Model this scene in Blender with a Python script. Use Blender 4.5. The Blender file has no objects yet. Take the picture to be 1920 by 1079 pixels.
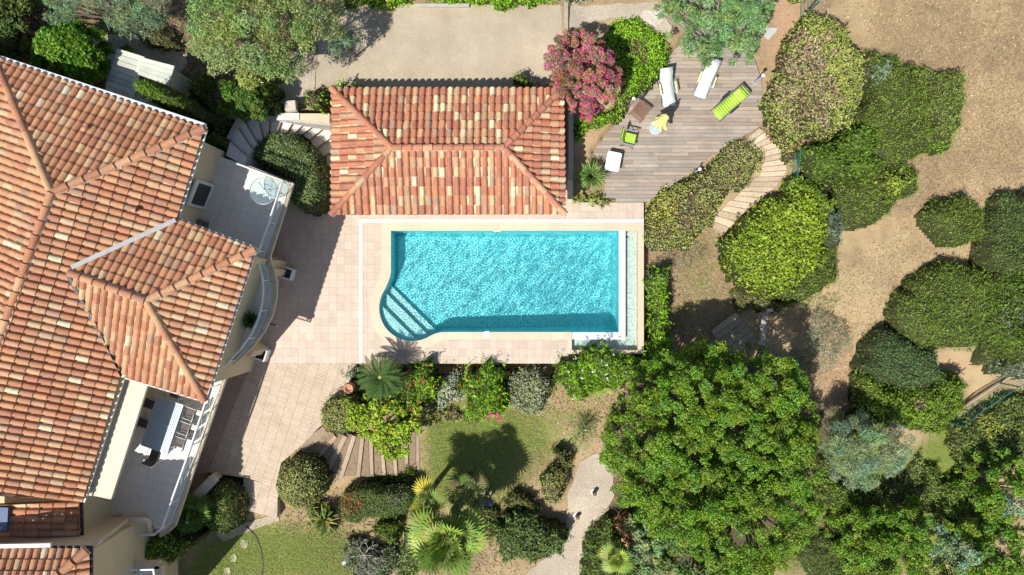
import bpy, bmesh, math, random
import numpy as np
from mathutils import Vector, Matrix
from mathutils.geometry import tessellate_polygon, delaunay_2d_cdt
random.seed(7); RNG = np.random.default_rng(7)
sc = bpy.context.scene
COL = sc.collection
PI = math.pi
# ------------------------------------------------------------------ camera, sky, sun
HC = 32.0; S0 = 40.0                       # drone height over the pool deck, photograph pixels per metre there
cam = bpy.data.cameras.new('camera'); camo = bpy.data.objects.new('camera', cam); COL.objects.link(camo)
camo.location = (0, 0, HC); cam.sensor_width = 36; cam.lens = 24; cam.clip_end = 2000; sc.camera = camo
SUN_EL = math.radians(55); SX, SY = .645, .765
w = bpy.data.worlds.new('World'); sc.world = w; w.use_nodes = True
nt = w.node_tree; bg = nt.nodes['Background']
sk = nt.nodes.new('ShaderNodeTexSky'); sk.sky_type = 'NISHITA'; sk.sun_disc = False
sk.sun_elevation = SUN_EL; sk.sun_rotation = math.atan2(-SX, -SY)
nt.links.new(sk.outputs[0], bg.inputs[0]); bg.inputs[1].default_value = .086
sl = bpy.data.lights.new('sun', 'SUN'); sl.energy = 4.6; sl.angle = math.radians(.5); sl.color = (1, .957, .88)
so = bpy.data.objects.new('sun', sl); COL.objects.link(so); so.location = (-40, -50, 80)
so.rotation_euler = Vector((SX*math.cos(SUN_EL), SY*math.cos(SUN_EL), -math.sin(SUN_EL))).to_track_quat('-Z', 'Y').to_euler()
sl.cycles.is_caustics_light = True
sc.view_settings.view_transform = 'Standard'; sc.view_settings.look = 'None'
sc.view_settings.exposure = .30; sc.view_settings.gamma = 1
sc.cycles.max_bounces = 6; sc.cycles.transparent_max_bounces = 8

# ------------------------------------------------------------------ coordinates
def sca(z): return S0*HC/(HC-z)
def P(px, py, z=0):
    s = sca(z); return Vector(((px-960)/s, (539.5-py)/s, z))
def PP(pts, z=0): return [P(x, y, z) for x, y in pts]
CP = [(0,0,2),(200,100,1.8),(400,60,1.7),(540,150,1.5),(480,200,1.6),(600,100,1.3),(700,60,1.3),(800,100,1.3),(900,60,1.3),(1040,80,1.3),(800,0,1.4),(1130,20,1.1),(1240,40,.7),
(1090,240,.4),(1110,360,.0),(1180,120,.5),(1250,200,.0),(1250,350,-.02),(1350,200,-.02),(1350,60,.25),(1430,150,0),(1420,240,0),(1500,20,-.1),(1600,50,-.4),(1900,50,-1),(1850,300,-1.4),(1650,450,-1.8),
(1900,600,-2.2),(1500,620,-1.9),(1550,700,-2.2),(1330,440,-1),(1300,350,-.4),(1240,450,-.9),(1300,550,-1.1),(1250,650,-1.3),(1400,620,-1.7),(1700,800,-2.6),(1900,800,-3),(1500,1000,-3),
(1900,1060,-3.6),(850,820,-1.3),(1000,800,-1.4),(1150,800,-1.5),(900,720,-1.1),(720,700,-.4),(750,850,-1.2),(600,860,-.5),(550,980,-1),(700,1000,-1.4),(900,1000,-1.6),(1100,900,-1.6),
(1050,1060,-2),(450,1050,-1.1),(350,1000,-.6),(300,1060,-.6),(650,690,-.3),(520,920,-.6),(60,60,1.9),(-500,500,1),(2400,500,-3),(1000,1600,-4),(1000,-500,2)]
cpx = np.array([(p[0]-960)/S0 for p in CP]); cpy = np.array([(539.5-p[1])/S0 for p in CP]); cpz = np.array([p[2] for p in CP])
PL = [(-900,60),(383,232),(430,290),(470,222),(618,222),(618,186),(1066,186),(1066,372),(1207,380),(1207,664),(1070,680),(668,684),(640,740),(560,830),(518,868),(400,880),(330,990),(260,1060),(200,1300),(-900,1300)]
PIT = [(708,428),(1197,428),(1197,658),(708,658)]
def W(poly, z=0): return np.array([P(x, y, z)[:2] for x, y in poly])
def inpoly(x, y, poly):
    c = np.zeros(np.shape(x), bool); n = len(poly)
    for i in range(n):
        x1, y1 = poly[i]; x2, y2 = poly[(i+1) % n]
        if y1 == y2: continue
        c ^= ((y1 > y) != (y2 > y)) & (x < (x2-x1)*(y-y1)/(y2-y1)+x1)
    return c
def distpoly(x, y, poly):
    d = np.full(np.shape(x), 1e9); n = len(poly)
    for i in range(n):
        a = np.array(poly[i]); b = np.array(poly[(i+1) % n]); ab = b-a; L = max(ab@ab, 1e-9)
        t = np.clip(((x-a[0])*ab[0]+(y-a[1])*ab[1])/L, 0, 1)
        d = np.minimum(d, np.hypot(x-a[0]-t*ab[0], y-a[1]-t*ab[1]))
    return d
WPL = W(PL); WPIT = W(PIT)
WDECK = W([(1256,92),(1302,56),(1412,100),(1434,150),(1436,240),(1396,258),(1352,283),(1312,316),(1262,350),(1214,383),(1122,375),(1108,284),(1182,192),(1220,145)])
def TH(x, y):
    x = np.asarray(x, float); y = np.asarray(y, float); num = np.zeros_like(x); den = np.zeros_like(x)
    for a, b, c in zip(cpx, cpy, cpz):
        q = 1/(((x-a)**2+(y-b)**2+.6)**1.6); num += q*c; den += q
    z = num/den
    z = z + .03*np.sin(x*1.3+y*.7)*np.sin(y*1.1-x*.4)
    i = inpoly(x, y, WPL); z = np.where(i, -.12, z)
    i = inpoly(x, y, WDECK); z = np.where(i, np.minimum(z, -.08), z)
    i = inpoly(x, y, WPIT); z = np.where(i, -2.6, z)
    return z
def th(x, y): return float(TH(np.array([x]), np.array([y]))[0])
def G(px, py, up=0):
    z = 0.
    for _ in range(6):
        p = P(px, py, z+up); z = th(p.x, p.y)
    p = P(px, py, z+up); p.z = z; return p

# ------------------------------------------------------------------ mesh helpers
def link(me, name, mat, root=None, smooth=False):
    o = bpy.data.objects.new(name, me); COL.objects.link(o)
    if mat is not None: me.materials.append(mat)
    if root is not None: o.parent = root
    if smooth: me.polygons.foreach_set('use_smooth', np.ones(len(me.polygons), bool))
    return o
def absloc(root):
    v = Vector((0, 0, 0))
    while root is not None: v += root.location; root = root.parent
    return v
def mesh_np(name, V, F, C, mat, root=None, smooth=False):
    V = np.asarray(V, np.float32).copy(); F = np.asarray(F, np.int32)
    if root is not None: V -= np.array(absloc(root), np.float32)
    me = bpy.data.meshes.new(name); k = F.shape[1]
    me.vertices.add(len(V)); me.vertices.foreach_set('co', V.ravel())
    me.loops.add(F.size); me.loops.foreach_set('vertex_index', F.ravel())
    me.polygons.add(len(F)); me.polygons.foreach_set('loop_start', np.arange(0, F.size, k, dtype=np.int32))
    me.polygons.foreach_set('loop_total', np.full(len(F), k, np.int32))
    me.update(calc_edges=True)
    if C is not None:
        a = me.color_attributes.new('Col', 'FLOAT_COLOR', 'POINT')
        C4 = np.ones((len(V), 4), np.float32); C4[:, :3] = C; a.data.foreach_set('color', C4.ravel())
    return link(me, name, mat, root, smooth)
class MB:
    def __init__(s): s.v = []; s.f = []; s.c = []; s.cur = (1, 1, 1)
    def add(s, vs, fs):
        b = len(s.v); s.v += [tuple(v) for v in vs]; s.f += [tuple(b+i for i in f) for f in fs]
        if s.cur is not None: s.c += [s.cur]*len(vs)
    def prism(s, pts, z0, z1):
        n = len(pts); pts = [(p[0], p[1]) for p in pts]
        a = sum(pts[i][0]*pts[(i+1) % n][1]-pts[(i+1) % n][0]*pts[i][1] for i in range(n))
        if a < 0: pts = pts[::-1]
        vs = [(x, y, z0) for x, y in pts]+[(x, y, z1) for x, y in pts]
        tri = tessellate_polygon([[Vector((x, y, 0)) for x, y in pts]])
        fs = []
        for t in tri:
            A, B, Cc = [pts[i] for i in t]
            cr = (B[0]-A[0])*(Cc[1]-A[1])-(B[1]-A[1])*(Cc[0]-A[0])
            if cr < 0: t = t[::-1]
            fs.append(tuple(n+i for i in t)); fs.append(tuple(t[::-1]))
        fs += [(i, (i+1) % n, n+(i+1) % n, n+i) for i in range(n)]
        s.add(vs, fs)
    def box(s, c, sz, rz=0, rx=0, ry=0):
        m = Matrix.Translation(Vector(c)) @ Matrix.Rotation(rz, 4, 'Z') @ Matrix.Rotation(ry, 4, 'Y') @ Matrix.Rotation(rx, 4, 'X')
        x, y, z = sz[0]/2, sz[1]/2, sz[2]/2
        vs = [m @ Vector(p) for p in ((-x,-y,-z),(x,-y,-z),(x,y,-z),(-x,y,-z),(-x,-y,z),(x,-y,z),(x,y,z),(-x,y,z))]
        s.add(vs, [(0,3,2,1),(4,5,6,7),(0,1,5,4),(1,2,6,5),(2,3,7,6),(3,0,4,7)])
    def bar(s, a, b, w_, h_):
        a = Vector(a); b = Vector(b); d = b-a
        m = d.to_track_quat('X', 'Z').to_matrix().to_4x4(); m.translation = (a+b)/2
        x, y, z = d.length/2, w_/2, h_/2
        vs = [m @ Vector(p) for p in ((-x,-y,-z),(x,-y,-z),(x,y,-z),(-x,y,-z),(-x,-y,z),(x,-y,z),(x,y,z),(-x,y,z))]
        s.add(vs, [(0,3,2,1),(4,5,6,7),(0,1,5,4),(1,2,6,5),(2,3,7,6),(3,0,4,7)])
    def tube(s, pts, r, n=8, caps=True):
        pts = [Vector(p) for p in pts]; m = len(pts); rs = r if isinstance(r, (list, tuple)) else [r]*m
        vs = []
        for i, p in enumerate(pts):
            d = (pts[min(i+1, m-1)]-pts[max(i-1, 0)]).normalized()
            up = Vector((0, 0, 1)) if abs(d.z) < .95 else Vector((1, 0, 0))
            a = d.cross(up).normalized(); b = a.cross(d)
            for k in range(n):
                t = 2*PI*k/n; vs.append(p+(a*math.cos(t)+b*math.sin(t))*rs[i])
        fs = [(i*n+k, i*n+(k+1) % n, (i+1)*n+(k+1) % n, (i+1)*n+k) for i in range(m-1) for k in range(n)]
        if caps: fs += [tuple(range(n))[::-1], tuple((m-1)*n+k for k in range(n))]
        s.add(vs, fs)
    def lathe(s, c, prof, n=20):
        c = Vector(c); vs = []; m = len(prof)
        for r, z in prof:
            for k in range(n):
                t = 2*PI*k/n; vs.append((c.x+r*math.cos(t), c.y+r*math.sin(t), c.z+z))
        fs = [(i*n+k, i*n+(k+1) % n, (i+1)*n+(k+1) % n, (i+1)*n+k) for i in range(m-1) for k in range(n)]
        fs += [tuple(range(n))[::-1], tuple((m-1)*n+k for k in range(n))]
        s.add(vs, fs)
    def build(s, name, mat, root=None, smooth=False, bevel=0, local=False):
        me = bpy.data.meshes.new(name); L = Vector((0, 0, 0)) if (root is None or local) else absloc(root)
        me.from_pydata([Vector(v)-L for v in s.v], [], s.f); me.update()
        if s.c:
            a = me.color_attributes.new('Col', 'FLOAT_COLOR', 'POINT')
            a.data.foreach_set('color', np.array([(*c, 1) for c in s.c], np.float32).ravel())
        o = link(me, name, mat, root, smooth)
        if bevel:
            b = o.modifiers.new('b', 'BEVEL'); b.width = bevel; b.segments = 2; b.limit_method = 'ANGLE'
        return o
def tag(o, label=None, cat=None, group=None, kind=None):
    if label: o['label'] = label
    if cat: o['category'] = cat
    if group: o['group'] = group
    if kind: o['kind'] = kind
    return o
def thing(name, loc, label, cat, group=None, rz=0):
    o = bpy.data.objects.new(name, None); COL.objects.link(o); o.location = loc; o.rotation_euler = (0, 0, rz); o.empty_display_size = .2
    return tag(o, label, cat, group)
def dup(root, loc, rz, label, group=None):
    r = root.copy(); COL.objects.link(r); r.location = loc; r.rotation_euler = (0, 0, rz); r['label'] = label
    if group: r['group'] = group
    for ch in list(root.children):
        c = ch.copy(); COL.objects.link(c); c.parent = r
        for g in list(ch.children):
            d = g.copy(); COL.objects.link(d); d.parent = c
    return r

# ------------------------------------------------------------------ materials
def newmat(n):
    m = bpy.data.materials.new(n); m.use_nodes = True; return m, m.node_tree, m.node_tree.nodes['Principled BSDF']
def coords(nt, rot=0, scale=None):
    g = nt.nodes.new('ShaderNodeNewGeometry'); mp = nt.nodes.new('ShaderNodeMapping'); mp.inputs['Rotation'].default_value[2] = rot
    if scale: mp.inputs['Scale'].default_value = scale
    nt.links.new(g.outputs['Position'], mp.inputs[0]); return mp.outputs[0]
def ramp(nt, fac, stops):
    r = nt.nodes.new('ShaderNodeValToRGB'); e = r.color_ramp.elements
    while len(e) < len(stops): e.new(.5)
    for q, (p, c) in zip(e, stops): q.position = p; q.color = (*c, 1)
    nt.links.new(fac, r.inputs[0]); return r.outputs[0]
def noise(nt, co, s, d=4, r=.6, dist=0):
    n = nt.nodes.new('ShaderNodeTexNoise'); n.inputs['Scale'].default_value = s; n.inputs['Detail'].default_value = d; n.inputs['Roughness'].default_value = r; n.inputs['Distortion'].default_value = dist
    nt.links.new(co, n.inputs['Vector']); return n.outputs['Fac']
def mix(nt, f, a, b, mode='MIX'):
    m = nt.nodes.new('ShaderNodeMix'); m.data_type = 'RGBA'; m.blend_type = mode
    for i, v in ((0, f), (6, a), (7, b)):
        if isinstance(v, (int, float)): m.inputs[i].default_value = v
        elif isinstance(v, tuple): m.inputs[i].default_value = (*v, 1)
        else: nt.links.new(v, m.inputs[i])
    return m.outputs[2]
def bump(nt, b, h, s=.5, d=.02):
    n = nt.nodes.new('ShaderNodeBump'); n.inputs['Strength'].default_value = s; n.inputs['Distance'].default_value = d
    nt.links.new(h, n.inputs['Height']); nt.links.new(n.outputs[0], b.inputs['Normal'])
def flat(n, c, rough=.6, metal=0, var=.12, vs=3, bs=.15):
    m, nt, b = newmat(n); co = coords(nt); f = noise(nt, co, vs, 6, .65)
    lo = tuple(max(0, x*(1-var)) for x in c); hi = tuple(min(1, x*(1+var)) for x in c)
    nt.links.new(ramp(nt, f, [(.3, lo), (.7, hi)]), b.inputs['Base Color'])
    b.inputs['Roughness'].default_value = rough; b.inputs['Metallic'].default_value = metal
    if bs: bump(nt, b, noise(nt, co, 40, 3), bs, .01)
    return m
def vcol(n, rough=.7, var=.25, vs=14, bs=.25, trans=0, stain=False):
    m, nt, b = newmat(n); a = nt.nodes.new('ShaderNodeAttribute'); a.attribute_name = 'Col'
    co = coords(nt); f = noise(nt, co, vs, 5, .7)
    c = mix(nt, 1., a.outputs['Color'], ramp(nt, f, [(.25, (1-var,)*3), (.75, (1+var,)*3)]), 'MULTIPLY')
    if stain: c = mix(nt, ramp(nt, noise(nt, co, 1.7, 6, .7), [(.45, (0,0,0)), (.75, (.45,.45,.45))]), c, (.33,.24,.17))
    nt.links.new(c, b.inputs['Base Color']); b.inputs['Roughness'].default_value = rough
    if bs: bump(nt, b, f, bs, .01)
    if trans:
        t = nt.nodes.new('ShaderNodeBsdfTranslucent'); nt.links.new(c, t.inputs[0]); ms = nt.nodes.new('ShaderNodeMixShader'); ms.inputs[0].default_value = trans
        nt.links.new(b.outputs[0], ms.inputs[1]); nt.links.new(t.outputs[0], ms.inputs[2]); nt.links.new(ms.outputs[0], nt.nodes['Material Output'].inputs[0])
        b.inputs['Specular IOR Level'].default_value = .12
    return m
def brick(n, c1, c2, mortar, bw, rh, ms, rot=0, off=0., rough=.65, mott=.1, loc=(0,0)):
    m, nt, b = newmat(n)
    g = nt.nodes.new('ShaderNodeNewGeometry'); mp = nt.nodes.new('ShaderNodeMapping'); mp.inputs['Rotation'].default_value[2] = rot; mp.inputs['Location'].default_value = (*loc, 0)
    nt.links.new(g.outputs['Position'], mp.inputs[0]); co = mp.outputs[0]
    t = nt.nodes.new('ShaderNodeTexBrick'); t.offset = off; t.inputs['Scale'].default_value = 1; t.inputs['Brick Width'].default_value = bw; t.inputs['Row Height'].default_value = rh; t.inputs['Mortar Size'].default_value = ms
    t.inputs['Color1'].default_value = (*c1, 1); t.inputs['Color2'].default_value = (*c2, 1); t.inputs['Mortar'].default_value = (*mortar, 1); t.inputs['Mortar Smooth'].default_value = .3
    nt.links.new(co, t.inputs['Vector'])
    f = noise(nt, co, 1.2, 6, .7); f2 = noise(nt, co, 9, 6, .7)
    c = mix(nt, 1., t.outputs['Color'], ramp(nt, f, [(.3, (1-mott,)*3), (.7, (1+mott,)*3)]), 'MULTIPLY')
    c = mix(nt, 1., c, ramp(nt, f2, [(.3, (1-mott*.8,)*3), (.7, (1+mott*.8,)*3)]), 'MULTIPLY')
    nt.links.new(c, b.inputs['Base Color']); b.inputs['Roughness'].default_value = rough
    bump(nt, b, t.outputs['Fac'], -.4, .006); return m
ROT = math.radians(17.5)     # the house is turned this much from the pool
M = dict(
    tile=vcol('terracotta', .8, .22, 9, .3, stain=True), leaf=vcol('leaf', .6, .12, 20, 0, trans=.12),
    under=flat('roof_bed', (.34,.17,.11), .9), gutter=flat('white_metal', (.72,.72,.70), .35, 0, .04, 2, 0), zinc=flat('zinc', (.62,.62,.58), .4, .3, .1, 3, 0),
    dark=flat('dark_metal', (.03,.035,.04), .5, 0, .2, 3, 0), lead=flat('lead', (.05,.05,.06), .6), wall=flat('render_wall', (.62,.51,.34), .85, 0, .06, 1.2, .3),
    slab=flat('cream_slab', (.66,.60,.47), .8, 0, .06, 2, .2), lowwall=flat('stone_coping', (.60,.50,.36), .8, 0, .12, 2.5), white=flat('white_strip', (.86,.85,.82), .5, 0, .03, 2, 0),
    paving=brick('pool_paving', (.60,.495,.40), (.535,.42,.33), (.34,.27,.215), .3575, .3575, .006, 0, 0, .6, .10),
    terr=brick('terrace_tiles', (.84,.80,.71), (.79,.75,.66), (.46,.43,.38), .42, .42, .006, ROT, 0, .5, .05),
    strip=brick('plain_terracotta_paving', (.42,.30,.235), (.37,.255,.20), (.22,.17,.14), .36, .36, .006, ROT, 0, .7, .1),
    groove=brick('grooved_paving', (.60,.485,.36), (.53,.42,.315), (.20,.15,.11), .47, .098, .0075, ROT, 0, .8, .14),
    stair=brick('stair_tiles', (.70,.68,.63), (.64,.61,.56), (.40,.38,.35), .42, .42, .006, ROT, 0, .6, .08),
    coping=brick('peach_coping', (.69,.55,.40), (.65,.50,.36), (.50,.39,.28), .62, 1.9, .006, 0, 0, .6, .06), marble=flat('wet_marble', (.62,.65,.70), .15, 0, .05, 5, 0),
    soil=flat('soil', (.12,.08,.05), .95, 0, .3, 6), wood_frame=flat('grey_frame', (.28,.30,.33), .4, .3, .08, 3, 0),
    bark=flat('bark', (.17,.125,.09), .95, 0, .35, 6, .6), greybark=flat('dead_wood', (.30,.27,.25), .9, 0, .3, 6, .5),
    green_metal=flat('green_metal', (.02,.16,.12), .45, 0, .1, 3, 0), pot=flat('terracotta_pot', (.55,.30,.17), .8), bluepot=flat('blue_pot', (.05,.10,.22), .3),
    concrete=flat('concrete', (.45,.42,.37), .9, 0, .15, 2, .4), stone=flat('pale_stone', (.55,.49,.40), .9, 0, .25, 5, .6))
def woodmat(n, c1, c2, rot=0, st=(1,14,1), rough=.8):
    m, nt, b = newmat(n); a = nt.nodes.new('ShaderNodeAttribute'); a.attribute_name = 'Col'
    co = coords(nt, rot, st); f = noise(nt, co, 2.2, 8, .7, .4); f2 = noise(nt, coords(nt), .9, 4)
    c = ramp(nt, f, [(.25, c1), (.75, c2)]); c = mix(nt, 1., c, a.outputs['Color'], 'MULTIPLY')
    c = mix(nt, 1., c, ramp(nt, f2, [(.3, (.85,.83,.8)), (.7, (1.12,1.1,1.06))]), 'MULTIPLY')
    nt.links.new(c, b.inputs['Base Color']); b.inputs['Roughness'].default_value = rough; bump(nt, b, f, .3, .01); return m
M['deck'] = woodmat('weathered_decking', (.265,.215,.175), (.45,.385,.325))
M['sleeper'] = woodmat('weathered_sleeper', (.26,.20,.14), (.54,.45,.35), 0, (7,3,4), .9)
M['soil2'] = flat('earth_tread', (.27,.19,.125), .95, 0, .3, 7, .4)
M['shed'] = woodmat('sage_panels', (.46,.50,.44), (.60,.64,.56), ROT, (1,8,1), .8)
def groundmat():
    m, nt, b = newmat('ground'); a = nt.nodes.new('ShaderNodeAttribute'); a.attribute_name = 'Col'; sp = nt.nodes.new('ShaderNodeSeparateColor'); nt.links.new(a.outputs['Color'], sp.inputs[0])
    co = coords(nt); fine = noise(nt, co, 13, 8, .78, .6); med = noise(nt, co, 1.1, 7, .72, .5); big = noise(nt, co, .35, 4)
    dry = ramp(nt, fine, [(.22, (.24,.165,.09)), (.42, (.38,.268,.15)), (.58, (.46,.34,.19)), (.85, (.60,.475,.295))])
    dry = mix(nt, ramp(nt, med, [(.36, (.85,.85,.85)), (.60, (0,0,0))]), dry, (.27,.20,.13)); dry = mix(nt, ramp(nt, big, [(.48, (0,0,0)), (.62, (.5,.5,.5))]), dry, (.56,.43,.24))
    gr = ramp(nt, fine, [(.25, (.07,.105,.02)), (.5, (.20,.255,.055)), (.8, (.38,.40,.15))])
    orr = ramp(nt, fine, [(.25, (.26,.13,.07)), (.5, (.50,.31,.19)), (.8, (.66,.50,.36))])
    def thr(ch, wd=.12):
        s1 = nt.nodes.new('ShaderNodeMath'); s1.operation = 'ADD'; nt.links.new(sp.outputs[ch], s1.inputs[0])
        n2 = noise(nt, co, 2.6 + ch, 7, .75); s2 = nt.nodes.new('ShaderNodeMath'); s2.operation = 'MULTIPLY_ADD'; nt.links.new(n2, s2.inputs[0]); s2.inputs[1].default_value = 1.3; s2.inputs[2].default_value = -.65
        nt.links.new(s2.outputs[0], s1.inputs[1]); return ramp(nt, s1.outputs[0], [(.5-wd, (0,0,0)), (.5+wd, (1,1,1))])
    c = mix(nt, thr(2, .2), dry, orr); c = mix(nt, thr(0, .22), c, gr)
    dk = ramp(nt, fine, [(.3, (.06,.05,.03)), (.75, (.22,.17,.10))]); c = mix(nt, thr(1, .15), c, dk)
    nt.links.new(c, b.inputs['Base Color']); b.inputs['Roughness'].default_value = 1; b.inputs['Specular IOR Level'].default_value = .1; bump(nt, b, fine, .8, .05); return m
def gravelmat(n, lo, mid, hi, s=26):
    m, nt, b = newmat(n); co = coords(nt); f = noise(nt, co, s, 5, .75); v = nt.nodes.new('ShaderNodeTexVoronoi'); v.inputs['Scale'].default_value = s*.9; nt.links.new(co, v.inputs['Vector'])
    c = ramp(nt, f, [(.3, lo), (.5, mid), (.72, hi)])
    c = mix(nt, 1., c, ramp(nt, noise(nt, co, .8, 5, .65), [(.3, (.86,.84,.8)), (.7, (1.08,1.07,1.05))]), 'MULTIPLY')
    c = mix(nt, ramp(nt, noise(nt, co, 3.1, 6, .8), [(.6, (0,0,0)), (.8, (.5,.5,.5))]), c, hi)
    nt.links.new(c, b.inputs['Base Color']); b.inputs['Roughness'].default_value = 1; b.inputs['Specular IOR Level'].default_value = .1; bump(nt, b, v.outputs['Distance'], .5, .02); return m
M['ground'] = groundmat()
M['court'] = gravelmat('court_sand', (.34,.285,.21), (.45,.385,.29), (.57,.50,.385), 30)
M['gravel'] = gravelmat('pale_gravel', (.28,.235,.18), (.46,.40,.32), (.66,.59,.49), 20)
def mosaic(n, c1, c2, c3, s, rough=.4):
    m, nt, b = newmat(n); co = coords(nt); v = nt.nodes.new('ShaderNodeTexVoronoi'); v.inputs['Scale'].default_value = s; v.distance = 'CHEBYCHEV'; v.inputs['Randomness'].default_value = .5; nt.links.new(co, v.inputs['Vector'])
    sp = nt.nodes.new('ShaderNodeSeparateColor'); nt.links.new(v.outputs['Color'], sp.inputs[0])
    nt.links.new(ramp(nt, sp.outputs[0], [(.1, c1), (.5, c2), (.9, c3)]), b.inputs['Base Color']); b.inputs['Roughness'].default_value = rough; return m
M['pool'] = mosaic('pool_mosaic', (.12,.66,.73), (.22,.83,.88), (.42,.96,.98), 26)
M['step'] = mosaic('step_mosaic', (.28,.60,.62), (.46,.76,.76), (.70,.92,.90), 26)
M['basin'] = mosaic('basin_mosaic', (.40,.46,.42), (.56,.62,.56), (.74,.78,.70), 20)
def glassmat(n, tint=(.85,.93,.95), a=.12, rough=.03):
    m, nt, b = newmat(n); t = nt.nodes.new('ShaderNodeBsdfTransparent'); t.inputs[0].default_value = (*tint, 1)
    b.inputs['Base Color'].default_value = (.6,.7,.75,1); b.inputs['Roughness'].default_value = rough
    ms = nt.nodes.new('ShaderNodeMixShader'); ms.inputs[0].default_value = a; nt.links.new(t.outputs[0], ms.inputs[1]); nt.links.new(b.outputs[0], ms.inputs[2]); nt.links.new(ms.outputs[0], nt.nodes['Material Output'].inputs[0]); return m
M['glass'] = glassmat('glass'); M['frost'] = glassmat('frosted_glass', (.82,.9,.92), .12, .2)
def watermat():
    m, nt, b = newmat('water'); b.inputs['Base Color'].default_value = (.80,1,1,1); b.inputs['Roughness'].default_value = 0; b.inputs['Transmission Weight'].default_value = 1; b.inputs['IOR'].default_value = 1.33
    return m
M['water'] = watermat()

# ------------------------------------------------------------------ ground sheet
def make_ground():
    xs = np.concatenate([[-600,-200,-80,-45,-32],np.arange(-27,27.01,.16),[32,45,80,200,600]]); ys = np.concatenate([[-600,-200,-80,-40,-24],np.arange(-17,17.01,.16),[24,40,80,200,600]])
    X, Y = np.meshgrid(xs, ys); Z = TH(X, Y)
    px = X*S0/(1)+960; py = 539.5-Y*S0
    def region(poly, soft=1.):
        wp = W(poly, -1.2); i = inpoly(X, Y, wp); d = distpoly(X, Y, wp); return np.clip(.5+np.where(i, d, -d)/soft*.5, 0, 1)
    g = np.zeros_like(X)
    for poly, amt in (([(795,735),(1000,775),(1000,850),(960,890),(930,960),(800,960),(795,800)], .84), ([(940,745),(1080,760),(1060,850),(960,900)], .62), ([(460,975),(560,975),(680,1000),(680,1090),(340,1090),(380,1000)], .80),
        ([(960,740),(1150,740),(1110,860),(1000,880)], .5), ([(1255,430),(1350,430),(1370,560),(1290,650),(1250,600)], .48), ([(1500,940),(1530,860),(1600,790),(1700,800),(1690,860),(1740,860),(1830,790),(1930,740),(1930,1100),(1480,1100)], .9)):
        g = np.maximum(g, region(poly)*amt)
    o = np.zeros_like(X)
    for poly, amt in (([(1420,0),(1500,0),(1490,60),(1430,200),(1410,100)], .7), ([(1555,540),(1640,700),(1600,780),(1540,780),(1530,640)], .5), ([(1690,880),(1760,820),(1740,870),(1710,920)], .7), ([(1780,660),(1900,680),(1800,760),(1780,700)], .6), ([(1075,230),(1180,200),(1110,300),(1075,320)], .6),([(1430,590),(1530,580),(1540,640),(1440,640)], .7), ([(1075,0),(1500,0),(1260,80),(1240,40)],.45)):
        o = np.maximum(o, region(poly, .8)*amt)
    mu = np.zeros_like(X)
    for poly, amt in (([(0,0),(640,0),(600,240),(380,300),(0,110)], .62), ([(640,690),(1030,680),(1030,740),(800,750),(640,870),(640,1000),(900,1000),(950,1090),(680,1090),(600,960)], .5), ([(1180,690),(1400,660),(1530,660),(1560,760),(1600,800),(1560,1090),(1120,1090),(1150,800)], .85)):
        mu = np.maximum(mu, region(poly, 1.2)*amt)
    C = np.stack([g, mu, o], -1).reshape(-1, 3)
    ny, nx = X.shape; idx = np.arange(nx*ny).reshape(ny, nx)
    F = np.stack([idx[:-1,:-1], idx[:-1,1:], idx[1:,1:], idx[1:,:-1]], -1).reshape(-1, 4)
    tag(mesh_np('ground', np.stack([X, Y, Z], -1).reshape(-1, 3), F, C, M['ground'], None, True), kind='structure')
make_ground()
def drape(name, poly, mat, dz=.012, wob=0., step=.3):
    pts = [G(x, y) for x, y in poly]; out = []
    for i, p in enumerate(pts):
        q = pts[(i+1) % len(pts)]; L = (q-p).length; k = max(1, int(L/.25))
        for j in range(k):
            a = p.lerp(q, j/k); out.append((a.x+random.uniform(-wob, wob), a.y+random.uniform(-wob, wob)))
    n = len(out); A = np.array(out)
    gx, gy = np.meshgrid(np.arange(A[:,0].min(), A[:,0].max(), step), np.arange(A[:,1].min(), A[:,1].max(), step))
    gx = gx.ravel(); gy = gy.ravel(); k = inpoly(gx, gy, out) & (distpoly(gx, gy, out) > .08)
    vs = [Vector(p) for p in out]+[Vector((x, y)) for x, y in zip(gx[k], gy[k])]
    r = delaunay_2d_cdt(vs, [], [list(range(n))], 1, 1e-4)
    V = np.array([(v.x, v.y) for v in r[0]]); Z = TH(V[:,0], V[:,1])+dz
    me = bpy.data.meshes.new(name); me.from_pydata(np.column_stack([V, Z]).tolist(), [], [list(f) for f in r[2]])
    o = link(me, name, mat, None, True); return tag(o, kind='structure')
drape('gravel_court', [(592,166),(598,60),(640,14),(720,10),(1052,10),(1056,100),(1066,184),(800,184),(618,184)], M['court'], .02, .02)
drape('gravel_path', [(1088,866),(1120,850),(1150,880),(1152,930),(1135,960),(1110,1000),(1098,1040),(1080,1100),(960,1100),(1035,1035),(1062,985),(1066,925)], M['gravel'], .03, .04)
drape('gravel_bed', [(525,212),(535,150),(545,110),(562,88),(592,84),(592,166),(600,212)], M['gravel'], .03, .03)
drape('gravel_bed', [(190,66),(330,70),(352,115),(330,150),(200,90),(150,120),(60,115),(40,60)], M['gravel'], .03, .05)
drape('gravel_walk', [(1066,12),(1150,8),(1232,4),(1262,60),(1230,62),(1195,40),(1140,34),(1066,56)], M['gravel'], .03, .04)
drape('gravel_strip', [(405,1000),(520,962),(525,975),(420,1015)], M['gravel'], .04, .02)

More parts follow.
